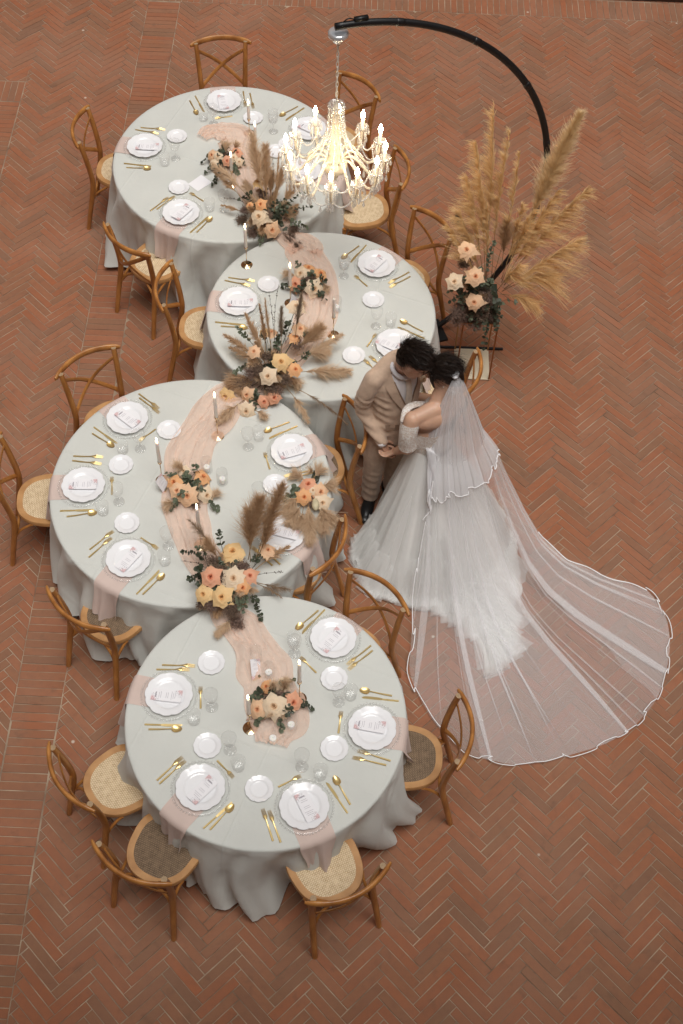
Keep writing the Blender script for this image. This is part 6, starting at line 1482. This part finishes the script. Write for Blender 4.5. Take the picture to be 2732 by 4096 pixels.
def veil_pt(u, v, lift=0.0, pleat=1.0):
    u0 = u; u = u + .035 * mnoise.noise(Vector((u * 5.5, 1.7, 0))) + .006 * mnoise.noise(Vector((u * 9, v * 2.2, 4)))
    uu = u + pleat * (.020 * math.sin(2 * PI * 7 * u + 1) * (1 + .8 * mnoise.noise(Vector((u * 7, 9, 2)))) + .011 * math.sin(2 * PI * 17 * u + 2.2) + .0085 * math.sin(2 * PI * 29 * u + .7) + .0050 * math.sin(2 * PI * 47 * u + 5 * mnoise.noise(Vector((u * 6, 3, 3)))) * (1 + 1.5 * mnoise.noise(Vector((u * 11, 5, v * 1.5))))) * (1 - .55 * v * v)
    uu = max(0, min(1, uu)); i = uu * (len(vh) - 1); k = min(int(i), len(vh) - 2); H = vh[k].lerp(vh[k + 1], i - k)
    # gathered at the comb, fanning out
    c = Vector((K0.x + .045 * (u - .5), K0.y + .075 * (u - .5)))
    e = v ** 1.05
    x, y = lerp(c.x, H.x, e), lerp(c.y, H.y, e)
    wd_ = .25 * smooth01(v / .10) * (1 - smooth01((v - .12) / .45)) * (u0 - .5)       # spread over her shoulders
    x += .86 * wd_; y += .50 * wd_
    d = math.hypot(x - K0.x, y - K0.y)
    z = interp(d, FALLD, FALLZ)
    fo = sum(math.sin(k_ * u * 6.28 + p + 2 * v) for k_, p in _fold) / 4
    z = max(z, body_floor(x, y) + .012) + lift * smooth01(v * 4)
    z += .012 * fo * smooth01(v * 3) * (.35 + .65 * smooth01(z / .4)) + .006 * abs(math.sin(40 * u + 3 * v)) * smooth01((v - .5) * 3)
    return (x - K0.x, y - K0.y, max(.010, z))
m = M(); m.grid(lambda u, v: veil_pt(u, v), 620, 64); m.obj('long_layer', VEIL, veil_obj)
# the right flank is folded back on itself, so the tulle lies double there
m = M(); m.grid(lambda u, v: veil_pt(.80 + .20 * u - .10 * v * (1 - u), v, .008), 200, 50); m.obj('folded_flank', VEIL, veil_obj)
m = M(); m.grid(lambda u, v: veil_pt(.34 + .26 * u, v, .006), 260, 44); m.obj('folded_middle', VEIL, veil_obj)
wav = lambda u: .012 * math.sin(60 * u) + .010 * math.sin(97 * u + 1)
m = M(); m.tube([Vector(veil_pt(i / 420, 1, 0, 1)) + Vector((0, 0, .004)) + Vector((wav(i / 420), wav(i / 420 + .3), .006 + .006 * math.sin(i * .35))) * smooth01(i / 40) for i in range(421)], .0032, 6); m.obj('satin_edge', EDGE, veil_obj)
def tier_pt(u, v):
    H = vh[int(u * (len(vh) - 1))]
    dm = .25 + .11 * math.sin(PI * min(1, .15 + .85 * u)) + .012 * math.sin(9 * u + 2) + .006 * math.sin(31 * u)
    vmax = (dm / math.hypot(H.x - K0.x, H.y - K0.y)) ** (1 / 1.05)
    p = Vector(veil_pt(u, v * vmax, .030 * v, 1.0)); f = .008 * math.sin(2 * PI * 9 * u + 1) + .005 * math.sin(2 * PI * 17 * u)
    d = Vector((p.x, p.y, 0)); d = d.normalized() if d.length > 1e-4 else Vector((1, 0, 0))
    return p + d * (f * v) + Vector((0, 0, .012 * v))
m = M(); m.grid(tier_pt, 260, 30); m.obj('upper_layer', VEIL2, veil_obj)
m = M(); m.tube([Vector(tier_pt(i / 260, 1)) + Vector((0, 0, .002)) for i in range(261)], .0032, 6); m.obj('satin_edge', EDGE, veil_obj)
m = M(); m.tube([Vector(veil_pt(0, i / 60)) + Vector((.02 * math.sin(i * .5), 0, .006)) for i in range(18, 61)], .0042, 6); m.obj('satin_edge', EDGE, veil_obj)
m = M(); m.tube([Vector(veil_pt(1, .48 + .52 * i / 40)) + Vector((0, .01 * math.sin(i * .4), .006)) for i in range(41)], .0042, 6); m.obj('satin_edge', EDGE, veil_obj)
m = M(); m.ell((0.0, 0, 1.600), (.028, .045, .016), 12, 8); m.obj('comb', mat('veil gathering', (.85, .85, .88), .7), veil_obj)
